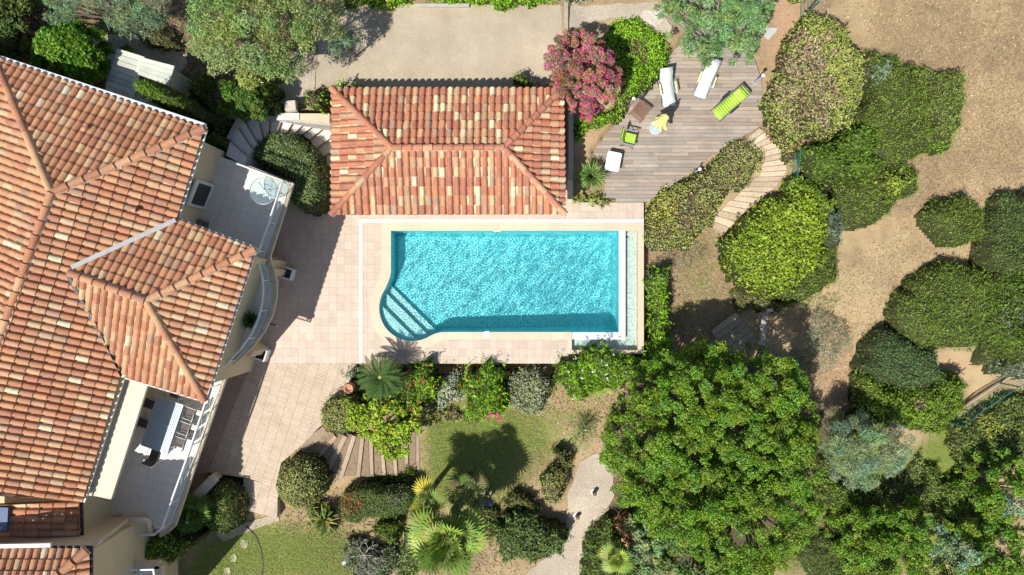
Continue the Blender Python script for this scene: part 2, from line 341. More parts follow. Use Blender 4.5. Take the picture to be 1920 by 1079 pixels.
# ------------------------------------------------------------------ pool, paving
CC = (773, 578)
def arc(r, a0, a1, n): return [(CC[0]+r*math.cos(math.radians(a0+(a1-a0)*i/n)), CC[1]+r*math.sin(math.radians(a0+(a1-a0)*i/n))) for i in range(n+1)]
OIN = [(733,433),(733,508),(732,518),(728,529)]+arc(62, 214, 56, 30)+[(816,626),(827,623.4),(840,623),(1072,623)]
OOUT = [(715,418),(715,504),(714,511),(711,518)]+arc(80, 214, 56, 30)+[(826,641),(835,637.5),(845,637),(1072,637)]
POOL = OIN+[(1160,623),(1160,433)]
pool = thing('swimming_pool', P(940, 530), 'turquoise rectangular infinity pool with round corner steps and peach coping beside the tiled pool house', 'pool')
m = MB(); W3 = lambda p, z: (P(p[0], p[1])[0], P(p[0], p[1])[1], z)
n = len(POOL); FD = -1.5
tri = tessellate_polygon([[P(x, y) for x, y in POOL]])
def clipC(poly, c):     # keep the part with y-x > c (photograph pixels)
    out = []
    for i in range(len(poly)):
        a = poly[i]; b = poly[(i+1) % len(poly)]; fa = a[1]-a[0]-c; fb = b[1]-b[0]-c
        if fa >= 0: out.append(a)
        if (fa >= 0) != (fb >= 0):
            t = fa/(fa-fb); out.append((a[0]+(b[0]-a[0])*t, a[1]+(b[1]-a[1])*t))
    return out
def inset(poly, d):
    out = []; k = len(poly)
    ar = sum(poly[i][0]*poly[(i+1) % k][1]-poly[(i+1) % k][0]*poly[i][1] for i in range(k)); sg = 1 if ar > 0 else -1
    for i in range(k):
        a = np.array(poly[i-1]); b = np.array(poly[i]); c = np.array(poly[(i+1) % k])
        n1 = np.array([-(b-a)[1], (b-a)[0]])*sg; n2 = np.array([-(c-b)[1], (c-b)[0]])*sg
        n1 = n1/max(np.linalg.norm(n1), 1e-6); n2 = n2/max(np.linalg.norm(n2), 1e-6); v = n1+n2; v = v/max(v@v/2, .5)
        out.append(tuple(b+v*d))
    return out
POOLB = inset(POOL, 8)
m.add([W3(p, -.02) for p in POOL]+[W3(p, FD+.35) for p in inset(POOL, .5)]+[W3(p, FD+.1) for p in inset(POOL, 3.5)]+[W3(p, FD+.25-.5*(p[0]-733)/427) for p in POOLB],
      [(k*n+i, k*n+(i+1) % n, (k+1)*n+(i+1) % n, (k+1)*n+i) for k in range(3) for i in range(n)]+[tuple(3*n+i for i in t) for t in tri])
shell = m.build('basin', M['pool'], pool); shell.cycles.is_caustics_receiver = True
for c, z in ((-140, -.34), (-170, -.66), (-192, -.98)):
    m = MB(); m.prism([W3(p, 0) for p in clipC(inset(POOL, .3), c)], FD-.05+z*.01, z); o = m.build('step', M['step'], pool); o.cycles.is_caustics_receiver = True
m = MB(); k = len(OIN)
m.add([W3(p, z) for z in (.025, -.05) for p in OIN]+[W3(p, z) for z in (.025, -.12) for p in OOUT],
      [(i, i+1, 2*k+i+1, 2*k+i) for i in range(k-1)]+[(i, i+1, k+i+1, k+i) for i in range(k-1)]+[(k-1, 2*k-1, 4*k-1, 3*k-1)])
m.prism([W3(p, 0) for p in [(715,418),(733,433),(1207,433),(1207,418)]], -.3, .0245)
m.prism([W3(p, 0) for p in [(1196,433.1),(1207,433.1),(1207,664),(1072,664),(1072,657),(1196,657)]], -2.5, .02)
m.prism([W3(p, 0) for p in [(1066,637.1),(1072,637.1),(1072,664),(1066,664)]], -.6, .026)
m.build('coping', M['coping'], pool)
m = MB(); m.prism([W3(p, 0) for p in [(1160.3,433),(1173,433),(1173,637),(1072,637),(1072,623.3),(1160.3,623.3)]], -2.4, -.028); m.build('overflow_edge', M['marble'], pool)
m = MB(); m.prism([W3(p, 0) for p in [(1173,432),(1197,432),(1197,658),(1071,658),(1071,637),(1173,637)]], -.6, -.36); m.build('catch_basin', M['basin'], pool)
m = MB(); m.lathe(P(913,627,.026), [(.16,0),(.16,.02),(.13,.035),(.05,.04)], 24); m.lathe(P(917,623,.026), [(.05,.0),(.05,.06),(.02,.07)], 12); m.build('skimmer_lid', M['white'], pool, True)
m = MB(); m.box(P(932,433.5,-.0)+Vector((0,-.01,-.02)), (.34,.03,.05)); m.build('overflow_grille', M['white'], pool)
m = MB(); m.lathe(P(1176,445,-.36), [(.055,0),(.055,.02),(.02,.025)], 12); m.build('drain', M['dark'], pool)
# water sheet with small waves
nx, ny = 1000, 460; xs = np.linspace(P(710,0).x, P(1161,0).x, nx); ys = np.linspace(P(0,642).y, P(0,432.5).y, ny); GX, GY = np.meshgrid(xs, ys); Z = np.full_like(GX, -.06)
rg = np.random.default_rng(3)
for i in range(130):
    wl = rg.uniform(.07, .16); a = rg.uniform(0, 2*PI); kk = 2*PI/wl; Z += .000135*(wl/.2)**1.2*np.sin(kk*(GX*math.cos(a)+GY*math.sin(a))+rg.uniform(0, 7))
idx = np.arange(nx*ny).reshape(ny, nx); F = np.stack([idx[:-1,:-1], idx[:-1,1:], idx[1:,1:], idx[1:,:-1]], -1).reshape(-1, 4)
cx = (GX[:-1,:-1]+GX[1:,1:]).ravel()/2; cy = (GY[:-1,:-1]+GY[1:,1:]).ravel()/2; wp = W(inset(POOL, -2)); F = F[inpoly(cx, cy, wp)]
o = mesh_np('pool_water', np.stack([GX, GY, Z], -1).reshape(-1, 3), F, None, M['water'], None, True); o.cycles.is_caustics_caster = True; tag(o, kind='structure')
m = MB(); m.prism([W3(p, 0) for p in [(1173.2,433),(1195.8,433),(1195.8,656.8),(1072.2,656.8),(1072.2,637.2),(1173.2,637.2)]], -.30, -.295); tag(m.build('basin_water', glassmat('shallow_water', (.93,.97,.96), .05)), kind='structure')
m = MB(); m.prism([W3(p, 0) for p in [(395,300),(1075,300),(1075,380),(1207,380),(1207,418),(715,418)]+OOUT[1:]+[(1066,637),(1066,682),(440,682),(395,700)]], -2.0, 0)
tag(m.build('pool_paving', M['paving']), kind='structure')
m = MB(); m.prism([W3(p, 0) for p in [(674,411),(680,411),(680,681),(674,681)]], .004, .03); m.prism([W3(p, 0) for p in [(680.1,411),(1207,411),(1207,417.5),(680.1,417.5)]], .004, .0305)
tag(m.build('edging_strip', M['white'], None, False, .008), 'white raised strip running along the top and left of the pool paving', 'edging')
# lower pavings beside the house
m = MB(); m.prism([W3(p, 0) for p in [(505,682.3),(668,682.3),(662,700),(655,722),(648,740),(640,770),(600,800),(556,845),(527,868),(517,912),(462,897),(392,886),(430,780),(472,682.3)]], -.5, -.004)
tag(m.build('grooved_paving', M['groove']), kind='structure')
m = MB(); m.prism([W3(p, 0) for p in [(395,700.3),(440,682.4),(471.7,682.4),(429.6,780),(391.6,886),(330,900),(300,880)]], -.5, -.008); tag(m.build('plain_paving', M['strip']), kind='structure')
m = MB()
for i, (a, b) in enumerate((((462,899),(519,914)), ((466,932),(516,946)))):
    x0, y0 = a; x1, y1 = b; d = (33, 30)[i]
    m.prism([W3(p, 0) for p in [(x0-8,y0),(x1,y1),(x1-1,y1+d),(x0-8,y0+d)]], -1.0, -.16-.16*i)
tag(m.build('paved_step', M['groove']), kind='structure')

# ------------------------------------------------------------------ roofs
TP = [((0.525, 0.254, 0.128), 30), ((0.465, 0.205, 0.102), 28), ((0.554, 0.313, 0.168), 22), ((0.416, 0.178, 0.097), 14), ((0.554, 0.378, 0.214), 9), ((0.653, 0.562, 0.367), 3.5), ((0.396, 0.238, 0.153), 6)]
TP2 = [((0.515, 0.216, 0.112), 26), ((0.455, 0.173, 0.097), 30), ((0.544, 0.302, 0.163), 16), ((0.406, 0.151, 0.092), 18), ((0.594, 0.443, 0.255), 11), ((0.673, 0.605, 0.388), 5), ((0.416, 0.27, 0.173), 8)]
def pick(pal):
    c = random.choices([p[0] for p in pal], [p[1] for p in pal])[0]; k = random.uniform(.88, 1.1); return tuple(min(1, x*k*random.uniform(.96, 1.04)) for x in c)
def rayplane(px, py, O, N):
    c = Vector((0, 0, HC)); d = P(px, py, 0)-c; t = (O-c).dot(N)/d.dot(N); return c+d*t
def roof_slope(root, poly, pl, down, pitch, course, pal=TP, rr=.125, name='roof_slope', phase=0):
    A, B, C = [P(x, y, z) for x, y, z in pl]; N = (B-A).cross(C-A).normalized()
    if N.z < 0: N = -N
    pts = [rayplane(x, y, A, N) for x, y in poly]
    d = Vector((down[0], down[1], 0)); d = (d-N*d.dot(N)).normalized(); a = N.cross(d).normalized()
    q = np.array([((p-A).dot(a), (p-A).dot(d)) for p in pts]); nq = len(q)
    def span(u):
        hits = []
        for i in range(nq):
            (u1, v1), (u2, v2) = q[i], q[(i+1) % nq]
            if (u1 > u) != (u2 > u): hits.append(v1+(v2-v1)*(u-u1)/(u2-u1))
        hits.sort(); return hits
    m = MB(); m.cur = (.30,.16,.105)
    tri = tessellate_polygon([[Vector((x, y, 0)) for x, y in q]])
    m.add([p-N*.03 for p in pts], [t for t in tri])
    m.add([p-N*.12 for p in pts], [t for t in tri])
    K = 6
    for j in range(int(math.floor(q[:,0].min()/pitch))-1, int(math.ceil(q[:,0].max()/pitch))+1):
        u0 = (j+phase)*pitch
        for kind in (0, 1):
            uc = u0 if kind == 0 else u0+pitch/2
            w1 = rr if kind == 0 else pitch/2-.03; ux = [uc+w1*(-1+2*t/(K-1)) for t in range(K)]
            sp = [span(u) for u in ux]
            cs = span(uc)
            if not cs: continue
            for h in range(0, len(cs)-1, 2):
                vlo, vhi = cs[h], cs[h+1]; 
                lo = [max([s for s in (x[h] if len(x) > h+1 else vlo,)][0], vlo-.5) if len(x) > h+1 else vlo for x in sp]; hi = [x[h+1] if len(x) > h+1 else vhi for x in sp]
                i0 = int(math.floor(min(lo)/course)); i1 = int(math.ceil(max(hi)/course))
                jit = random.uniform(-.02, .02)
                for i in range(i0, i1+1):
                    va = i*course+jit; vb = va+course*1.03
                    ra = [min(max(va, lo[t]), hi[t]) for t in range(K)]; rb = [min(max(vb, lo[t]), hi[t]) for t in range(K)]
                    if max(rb[t]-ra[t] for t in range(K)) < .02: continue
                    m.cur = pick(pal); tw = random.uniform(-.006, .006)
                    vs = []
                    for e, vv in ((0, ra), (1, rb)):
                        rad = (rr*(.84 if e == 0 else 1.0)) if kind == 0 else 1
                        for t in range(K):
                            s = -1+2*t/(K-1)
                            if kind == 0: u = uc+s*rad+tw; z = .105*rad/rr*math.sqrt(max(0, 1-s*s*.98))+(.0 if e == 0 else .03)-.012
                            else: u = uc+s*(pitch/2-.03); z = .045*s*s-.02+(.0 if e == 0 else .012)
                            vs.append(A+a*u+d*vv[t]+N*z)
                    fs = [(t, t+1, K+t+1, K+t) for t in range(K-1)]
                    if kind == 0:
                        vs += [A+a*(uc+(-1+2*t/(K-1))*rr*.8+tw)+d*(rb[t]-.004)+N*(.075*math.sqrt(max(0, 1-(-1+2*t/(K-1))**2*.98))-.02) for t in range(K)]
                        fs += [(K+t, K+t+1, 2*K+t+1, 2*K+t) for t in range(K-1)]
                    m.add(vs, fs)
    return m.build(name, M['tile'], root)
def ridge(root, pts, r=.145, L=.55, pal=TP, name='ridge_tiles'):
    m = MB()
    for (A, B) in zip(pts[:-1], pts[1:]):
        A = Vector(A); B = Vector(B); d = B-A; n = max(1, round(d.length/L)); d.normalize(); l = (B-A).length/n
        s = d.cross(Vector((0, 0, 1))).normalized(); up = s.cross(d)
        if d.z > 0: pass
        for i in range(n):
            m.cur = pick(pal[:4]*3+pal[4:5]+pal[5:6]); vs = []; K = 9
            fl = 1 if d.z <= 0 else 0
            for e in (0, 1):
                p = A+d*(l*(i+e)+(.03 if e == fl else -.03)*(1 if fl else -1)*0+d.length*0); big = (e == fl)
                rad = r*(1.05 if big else .86); h = .10 if big else .07
                for t in range(K):
                    g = PI*1.08*t/(K-1)-.04*PI
                    vs.append(p+s*rad*math.cos(g)+up*(rad*.95*math.sin(g)+h-.06))
            m.add(vs, [(t, t+1, K+t+1, K+t) for t in range(K-1)])
    return m.build(name, M['tile'], root)
def mortar(root, pts, r=.19):
    m = MB(); m.cur = (.55,.47,.38)
    m.tube([Vector(p)-Vector((0, 0, .06)) for p in pts], r, 10); return m.build('ridge_mortar', M['tile'], root)
def gutter(root, pts, r=.06, name='gutter'):
    m = MB()
    for a, b in zip(pts[:-1], pts[1:]): m.bar(a, b, r*2, r*1.6)
    return m.build(name, M['gutter'], root)
# --- main house
Z0, ZR, ZW = 5.5, 7.05, 6.62
house = thing('house', P(200, 500, 0), 'large ochre house with orange canal tile roofs filling the left side', 'house')
APX = (98,362,ZR); NE = (383,242,Z0); R2 = (-90,893,ZR); V1 = (132,506,ZW)
axE = (.953, -.302); axN = (.322, .947)    # world x,y of "east" and "north" of the house
def uv(v): L = math.hypot(*v); return (v[0]/L, v[1]/L)
dE = uv((.953, -.308)); dN = uv((.322, .947))
roof_slope(house, [(98,362),(383,242),(331,412),(132,504),(226,705),(155,940),(-40,925),(-105,940)], [APX, NE, (155,940,Z0)], dE, .285, .46)
roof_slope(house, [(98,362),(-10,108),(383,242)], [APX, NE, (-10,106,Z0)], dN, .285, .42)
roof_slope(house, [(98,362),(-105,940),(-200,940),(-200,40),(-10,108)], [APX, R2, (-10,106,Z0)], (-dE[0], -dE[1]), .285, .46)
WA = (275,564,ZW)
roof_slope(house, [(130,511),(333,413),(478,468),(275,564)], [(130,511,ZW), WA, (478,468,Z0)], dN, .285, .43)
roof_slope(house, [(275,564),(478,468),(385,752)], [WA, (478,468,Z0), (385,752,Z0)], dE, .285, .46)
roof_slope(house, [(128,513),(275,564),(385,752),(228,704)], [(130,511,ZW), WA, (385,752,Z0)], (-dN[0], -dN[1]), .285, .43)
up = Vector((0, 0, .04))
H = lambda x, y, z: P(x, y, z)+up
for pts in ([H(*APX), H(*NE)], [H(*APX), H(-10,108,Z0)], [H(*R2), H(*APX)], [H(130,511,ZW), H(*WA)], [H(*WA), H(478,468,Z0)], [H(*WA), H(385,752,Z0)]):
    ridge(house, pts); mortar(house, pts, .165)
m = MB(); m.bar(P(134,502,ZW+.10), P(329,413,Z0+.13), .17, .05); m.build('valley_flashing', M['zinc'], house)
m = MB(); m.bar(P(128,518,ZW+.03), P(226,702,Z0+.04), .13, .05); m.build('valley_shade_strip', M['lead'], house)  # dark strip painting the shade of the open gap along this valley
gutter(house, [P(-12,104,5.42), P(386,236,5.42)], .07); gutter(house, [P(388,244,5.40), P(335,410,5.40)], .035); gutter(house, [P(481,466,5.40), P(387,757,5.40)], .035); gutter(house, [P(387,755,5.38), P(229,708,5.38)], .022); gutter(house, [P(233,708,5.38), P(158,942,5.40)], .03); gutter(house, [P(334,410,5.37), P(480,464,5.37)], .025)
m = MB(); m.lathe(P(386,240,5.2), [(.07,0),(.1,.2),(.1,.24)], 12); m.build('gutter_outlet', M['gutter'], house)
for x, y, z in ((152,240,6.35),(246,392,6.25),(106,792,5.95)):
    m = MB(); m.cur = (.50,.27,.17); m.tube([P(x,y,z+.02), P(x+7,y+2,z-.05)], [.06,.12], 10); m.build('vent_tile', M['tile'], house)
WALL = [(-300,60),(358,255),(306,424),(453,481),(374,727),(219,680),(139,922),(-300,922)]
m = MB(); m.prism(PP(WALL, 5.4), -.1, 5.36); m.prism(PP([(-300,924),(147,926),(149,1024),(-300,1024)], 4.7), -.1, 4.62); m.prism(PP([(172,1033),(172,1300),(-300,1300),(-300,1033)], 6.5), -.11, 6.4); m.build('wall', M['wall'], house)
m = MB(); m.prism(PP([(238,709),(277,722),(208,937),(180,931),(166,930)], 5.1), 4.95, 5.1); m.build('eave_slab', M['slab'], house, False, .01)
m = MB(); m.tube([P(174,1026,6.5), P(240,975,3.9)], .07, 10); m.tube([P(240,975,3.9), P(272,975,3.8), P(279,979,3.7), P(281,998,3.3)], .10, 10); m.build('downpipe', M['lowwall'], house, True)
# lower roofs at the bottom left
roof_slope(house, [(-60,948),(150,940),(152,1021),(-60,1021)], [(0,945,5.6), (150,940,4.95), (152,1021,4.95)], uv((.97, -.08)), .285, .46)
roof_slope(house, [(-60,1029),(120,1029),(166,1029),(60,1120),(-60,1120)], [(0,1029,6.6), (160,1029,6.6), (0,1120,7.35)], (0, 1), .285, .40)
roof_slope(house, [(168,1029),(170,1150),(50,1150)], [(168,1029,6.6), (170,1150,6.6), (60,1120,7.4)], (1, 0), .285, .46)
ridge(house, [P(60,1120,7.4), P(163,1032,6.68)], .17); mortar(house, [P(60,1120,7.38), P(163,1032,6.66)], .18)
gutter(house, [P(-60,1025,6.65), P(96,1022,6.65)], .07); m = MB(); m.bar(P(96,1026,6.55), P(171,1026,6.55), .09, .08); m.bar(P(171,1026,6.52), P(172,1150,6.52), .1, .08); m.build('dark_gutter', M['lead'], house); m = MB(); m.bar(P(153,940,4.9), P(155,1022,4.9), .09, .08); m.build('dark_gutter', M['lead'], house)
m = MB(); m.box(P(4,972,5.68)-Vector((.3,0,0)), (1.1,.9,.12), -.05); m.build('skylight', M['bluepot'], house)
# first-floor terrace carried by the house
CURB = [(458,309),(549,345),(523,425),(506,478),(505,490),(511,503),(517,530),(517,560),(509,592),(494,622),(470,652),(448,672),(430,690),(412,740),(370,860),(328,984),(318,994),(302,1004)]
TER = [(395,285),(421,297)]+CURB+[(282,980),(150,1030),(100,500),(330,260)]
m = MB(); m.prism(PP(TER, 2.5), 2.25, 2.5); m.build('terrace_floor', M['terr'], house)
m = MB(); cw = PP(CURB[1:], 2.5)
for a, b in zip(cw[:-1], cw[1:]):
    d = (b-a).normalized()*.02; m.bar(a-d+Vector((0,0,.03)), b+d+Vector((0,0,.03)), .16, .16)
m.bar(P(458,311,2.53), P(549,347,2.53), .16, .15); m.build('terrace_edge', M['lowwall'], house, False, .01)
m = MB(); m.prism(PP([(396,292),(515,338),(455,500),(465,560),(440,650),(395,700),(300,960),(285,985),(170,1030),(150,260),(380,280)], 2.3), -.1, 2.24); m.build('ground_floor_wall', M['wall'], house)
for a, b in ((P(530,512,.8), P(478,492,.8)), (P(492,660,.7), P(460,640,.7))):
    m = MB(); m.bar(a, b, .3, 2.6); m.build('buttress', M['wall'], house)
# window, shutter and door under the east eave
m = MB(); a = P(368,352,4.2); b = P(344,412,4.2); d = (b-a).normalized(); nrm = Vector((-d.y, d.x, 0)); nrm = nrm if nrm.x > 0 else -nrm
c0 = P(378,366,3.4)-nrm*.05; m.box(c0, (1.15,.08,1.7), math.atan2(d.y, d.x)); wn = m.build('window', M['gutter'], house)
m = MB(); m.box(c0+nrm*.03, (.9,.08,1.1), math.atan2(d.y, d.x)); m.build('pane', M['dark'], wn)
m = MB(); m.bar(P(398,350,2.6), P(352,330,2.6), .35, .4); m.build('door_sill', M['stone'], house)
m = MB(); a = P(352,378,2.52); m.box(a, (.9,.6,.04), math.atan2(d.y, d.x)); m.build('door_mat', M['dark'], house)
# small side balcony
m = MB(); m.bar(P(236,1062,3.6), P(301,1058,3.6), .3, .25); m.bar(P(299,1060,3.6), P(303,1130,3.6), .3, .25); m.build('balcony_edge', M['lowwall'], house)
m = MB(); m.prism(PP([(236,1065),(298,1062),(298,1140),(236,1140)], 3.5), 3.3, 3.5); m.build('balcony_floor', M['terr'], house)
m = MB(); m.bar(P(232,1070,4.6), P(288,1068,4.6), .05, .05); m.bar(P(288,1068,4.6), P(292,1120,4.6), .05, .05); m.bar(P(240,1082,4.4), P(288,1070,3.8), .02, .02); m.bar(P(238,1072,3.8), P(290,1092,4.4), .02, .02); m.build('balcony_rail', M['gutter'], house)
m = MB(); m.bar(P(375,925,.4), P(405,893,.4), .35, 1.0); m.build('garden_wall', M['wall'], house); m = MB(); m.bar(P(373,928,.95), P(404,895,.95), .42, .1); m.build('wall_cap', M['stone'], house)
# railing
def railing():
    r = thing('terrace_railing', P(480, 500, 2.5), 'white tube railing with glass panels and crossed wires along the curved terrace edge', 'railing')
    top = [(444,307),(530,339),(506,410),(484,470),(480,480),(483,492),(490,515),(493,540),(491,568),(484,598),(470,628),(450,655),(425,682),(402,706),(385,755),(350,860),(310,970),(303,990),(290,1003),(240,1003)]
    pts = PP(top, 3.5); m = MB(); m.tube(pts, .045, 8); m.build('top_rail', M['gutter'], r, True)
    m = MB(); low = [Vector((p.x, p.y, 2.72)) for p in pts]; m.tube(low, .02, 6); m.tube([Vector((p.x, p.y, 3.36)) for p in pts], .015, 6); m.build('lower_rail', M['gutter'], r, True)
    g = MB()
    for a, b in zip(pts[:-1], pts[1:]): g.add([(a.x,a.y,2.74),(b.x,b.y,2.74),(b.x,b.y,3.36),(a.x,a.y,3.36)], [(0,1,2,3)])
    g.build('glass_panel', M['glass'], r)
    L = [0]
    for a, b in zip(pts[:-1], pts[1:]): L.append(L[-1]+(b-a).length)
    def at(s):
        for i in range(len(pts)-1):
            if s <= L[i+1]: return pts[i].lerp(pts[i+1], (s-L[i])/(L[i+1]-L[i]))
        return pts[-1]
    n = int(L[-1]/1.25)
    for i in range(n+1):
        p = at(L[-1]*i/n); q = at(min(L[-1], L[-1]*(i+1)/n))
        m = MB(); m.bar((p.x,p.y,2.5), (p.x,p.y,3.48), .035, .035); m.build('post', M['gutter'], r)
        if i < n:
            m = MB(); m.tube([(p.x,p.y,2.75),(q.x,q.y,3.34)], .008, 5); m.tube([(p.x,p.y,3.34),(q.x,q.y,2.75)], .008, 5); m.build('wire', M['gutter'], r)
railing()
# pool house
ph = thing('pool_house', P(840, 300, 0), 'low pool house with hipped roof of orange and cream tiles above the pool', 'pool house')
ZE, ZT = 2.7, 3.5; a1 = (735,277,ZT); a2 = (945,277,ZT); nw = (622,166,ZE); ne = (1056,166,ZE); se = (1060,402,ZE); sw = (621,403,ZE)
t2 = lambda *a: [x[:2] for x in a]
roof_slope(ph, t2(a1, a2, ne, nw), [a1, nw, ne], (0, 1), .298, .40, TP2, .118); roof_slope(ph, t2(a1, sw, se, a2), [a1, sw, se], (0, -1), .298, .40, TP2, .118)
roof_slope(ph, t2(a1, nw, sw), [a1, nw, sw], (-1, 0), .298, .40, TP2, .118); roof_slope(ph, t2(a2, ne, se), [a2, ne, se], (1, 0), .298, .40, TP2, .118)
for pts in ([a1, a2], [a1, nw], [a1, sw], [a2, ne], [a2, se]): ridge(ph, [H(*p) for p in pts], .135, .44, TP2); mortar(ph, [H(*p) for p in pts], .15)
m = MB(); m.prism(PP([(640,190),(1040,190),(1040,372),(640,372)], 2.5), -.1, 2.6); m.build('wall', M['wall'], ph)
m = MB(); m.bar(P(700,372,2.2), P(1000,372,2.2), .06, .5); m.build('shutter', M['gutter'], ph)
def solid(name, pts, z0, z1, mat, label, cat, bevel=.01):
    m = MB(); m.prism(pts, z0, z1); return tag(m.build(name, mat, None, False, bevel), label, cat)
solid('retaining_wall', PP([(1066,168),(1075,168),(1075,372),(1066,372)], .9), -.2, .9, M['concrete'], 'narrow grey garden wall along the right side of the pool house', 'wall')
solid('retaining_wall', PP([(1064,338),(1073,338),(1073,378),(1064,378)], 1.0), .91, 1.05, M['lowwall'], 'short ochre wall end at the lower right corner of the pool house', 'wall')
solid('garden_border', PP([(1057,6),(1065,6),(1065,60),(1057,60)], 1.3), 1.1, 1.42, M['sleeper'], 'upright timber edging at the right end of the sandy court', 'edging')
solid('garden_border', PP([(780,8),(880,8),(880,14),(780,14)], 1.4), 1.1, 1.48, M['concrete'], 'low concrete edging at the top of the sandy court', 'edging')
# ------------------------------------------------------------------ foliage
def jit(c, k): f = RNG.uniform(1-k, 1+k, (len(c), 1)); return np.clip(c*f*RNG.uniform(.94, 1.06, (len(c), 3)), 0, 1)
def palette(pal, n):
    cs = np.array([p[:3] for p in pal]); w_ = np.array([p[3] if len(p) > 3 else 1 for p in pal], float); return cs[RNG.choice(len(cs), n, p=w_/w_.sum())]
def leaves(Pn, N, L, Wd, C, spread=.6, droop=0):
    n = len(Pn); r = RNG.normal(size=(n, 3)); N = N+r*spread; N /= np.linalg.norm(N, axis=1)[:, None]+1e-9
    t = RNG.normal(size=(n, 3)); u = np.cross(N, t); u /= np.linalg.norm(u, axis=1)[:, None]+1e-9; v = np.cross(N, u)
    l = (L*RNG.uniform(.65, 1.35, n))[:, None]; w_ = (Wd*RNG.uniform(.7, 1.3, n))[:, None]
    V = np.stack([Pn-u*l*.5, Pn+v*w_*.5-u*l*.08+N*.12*w_, Pn+u*l*.5, Pn-v*w_*.5-u*l*.08+N*.12*w_], 1)
    return V.reshape(-1, 3), np.arange(n*4).reshape(n, 4), np.repeat(C, 4, 0)
def sample(poly, n):
    A = np.array(poly); lo = A.min(0); hi = A.max(0); out = np.zeros((0, 2))
    while len(out) < n:
        q = RNG.uniform(lo, hi, (n*2+20, 2)); out = np.vstack([out, q[inpoly(q[:,0], q[:,1], poly)]])
    return out[:n]
def area(poly):
    A = np.array(poly); B = np.roll(A, -1, 0); return abs((A[:,0]*B[:,1]-B[:,0]*A[:,1]).sum())/2
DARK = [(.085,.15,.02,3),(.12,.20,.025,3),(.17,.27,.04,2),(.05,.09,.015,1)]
MID = [(.16,.26,.03,3),(.21,.33,.04,3),(.27,.39,.06,2),(.09,.15,.02,2)]
MAST = [(.14,.22,.03,3),(.20,.28,.045,3),(.10,.16,.025,2),(.29,.36,.08,1.3)]
BRIGHT = [(.19,.40,.015,3),(.27,.50,.025,3),(.12,.27,.015,2),(.38,.58,.06,1)]
LIME = [(.34,.44,.04,3),(.26,.37,.04,2),(.44,.50,.08,2),(.18,.27,.04,1)]
OLIVE = [(.25,.33,.11,3),(.33,.41,.17,3),(.16,.22,.07,2),(.43,.49,.26,1)]
BLUEG = [(.20,.28,.18,3),(.26,.35,.24,3),(.13,.20,.11,2),(.38,.47,.36,1)]
SILV = [(.44,.47,.34,3),(.33,.38,.24,3),(.56,.58,.46,2),(.20,.26,.13,1)]
VARIE = [(.36,.40,.11,3),(.27,.33,.08,3),(.50,.50,.22,2),(.24,.16,.07,1)]
IVY = [(.33,.38,.08,3),(.24,.33,.055,3),(.44,.44,.14,2),(.48,.38,.22,1.2)]
TAN = [(.42,.32,.20,3),(.34,.24,.15,3),(.50,.40,.28,2),(.25,.19,.11,2)]
BROWN = [(.20,.13,.08,3),(.27,.18,.11,2),(.14,.10,.06,2)]
PURP = [(.20,.11,.12,3),(.28,.17,.16,2),(.22,.20,.08,2)]
PINK = [(.75,.06,.28,3),(.80,.14,.38,2),(.62,.03,.20,1)]
RED = [(.50,.05,.04,3),(.60,.14,.08,2)]
YEL = [(.60,.55,.06,3),(.46,.46,.05,2)]
WHITE = [(.80,.82,.74,1)]
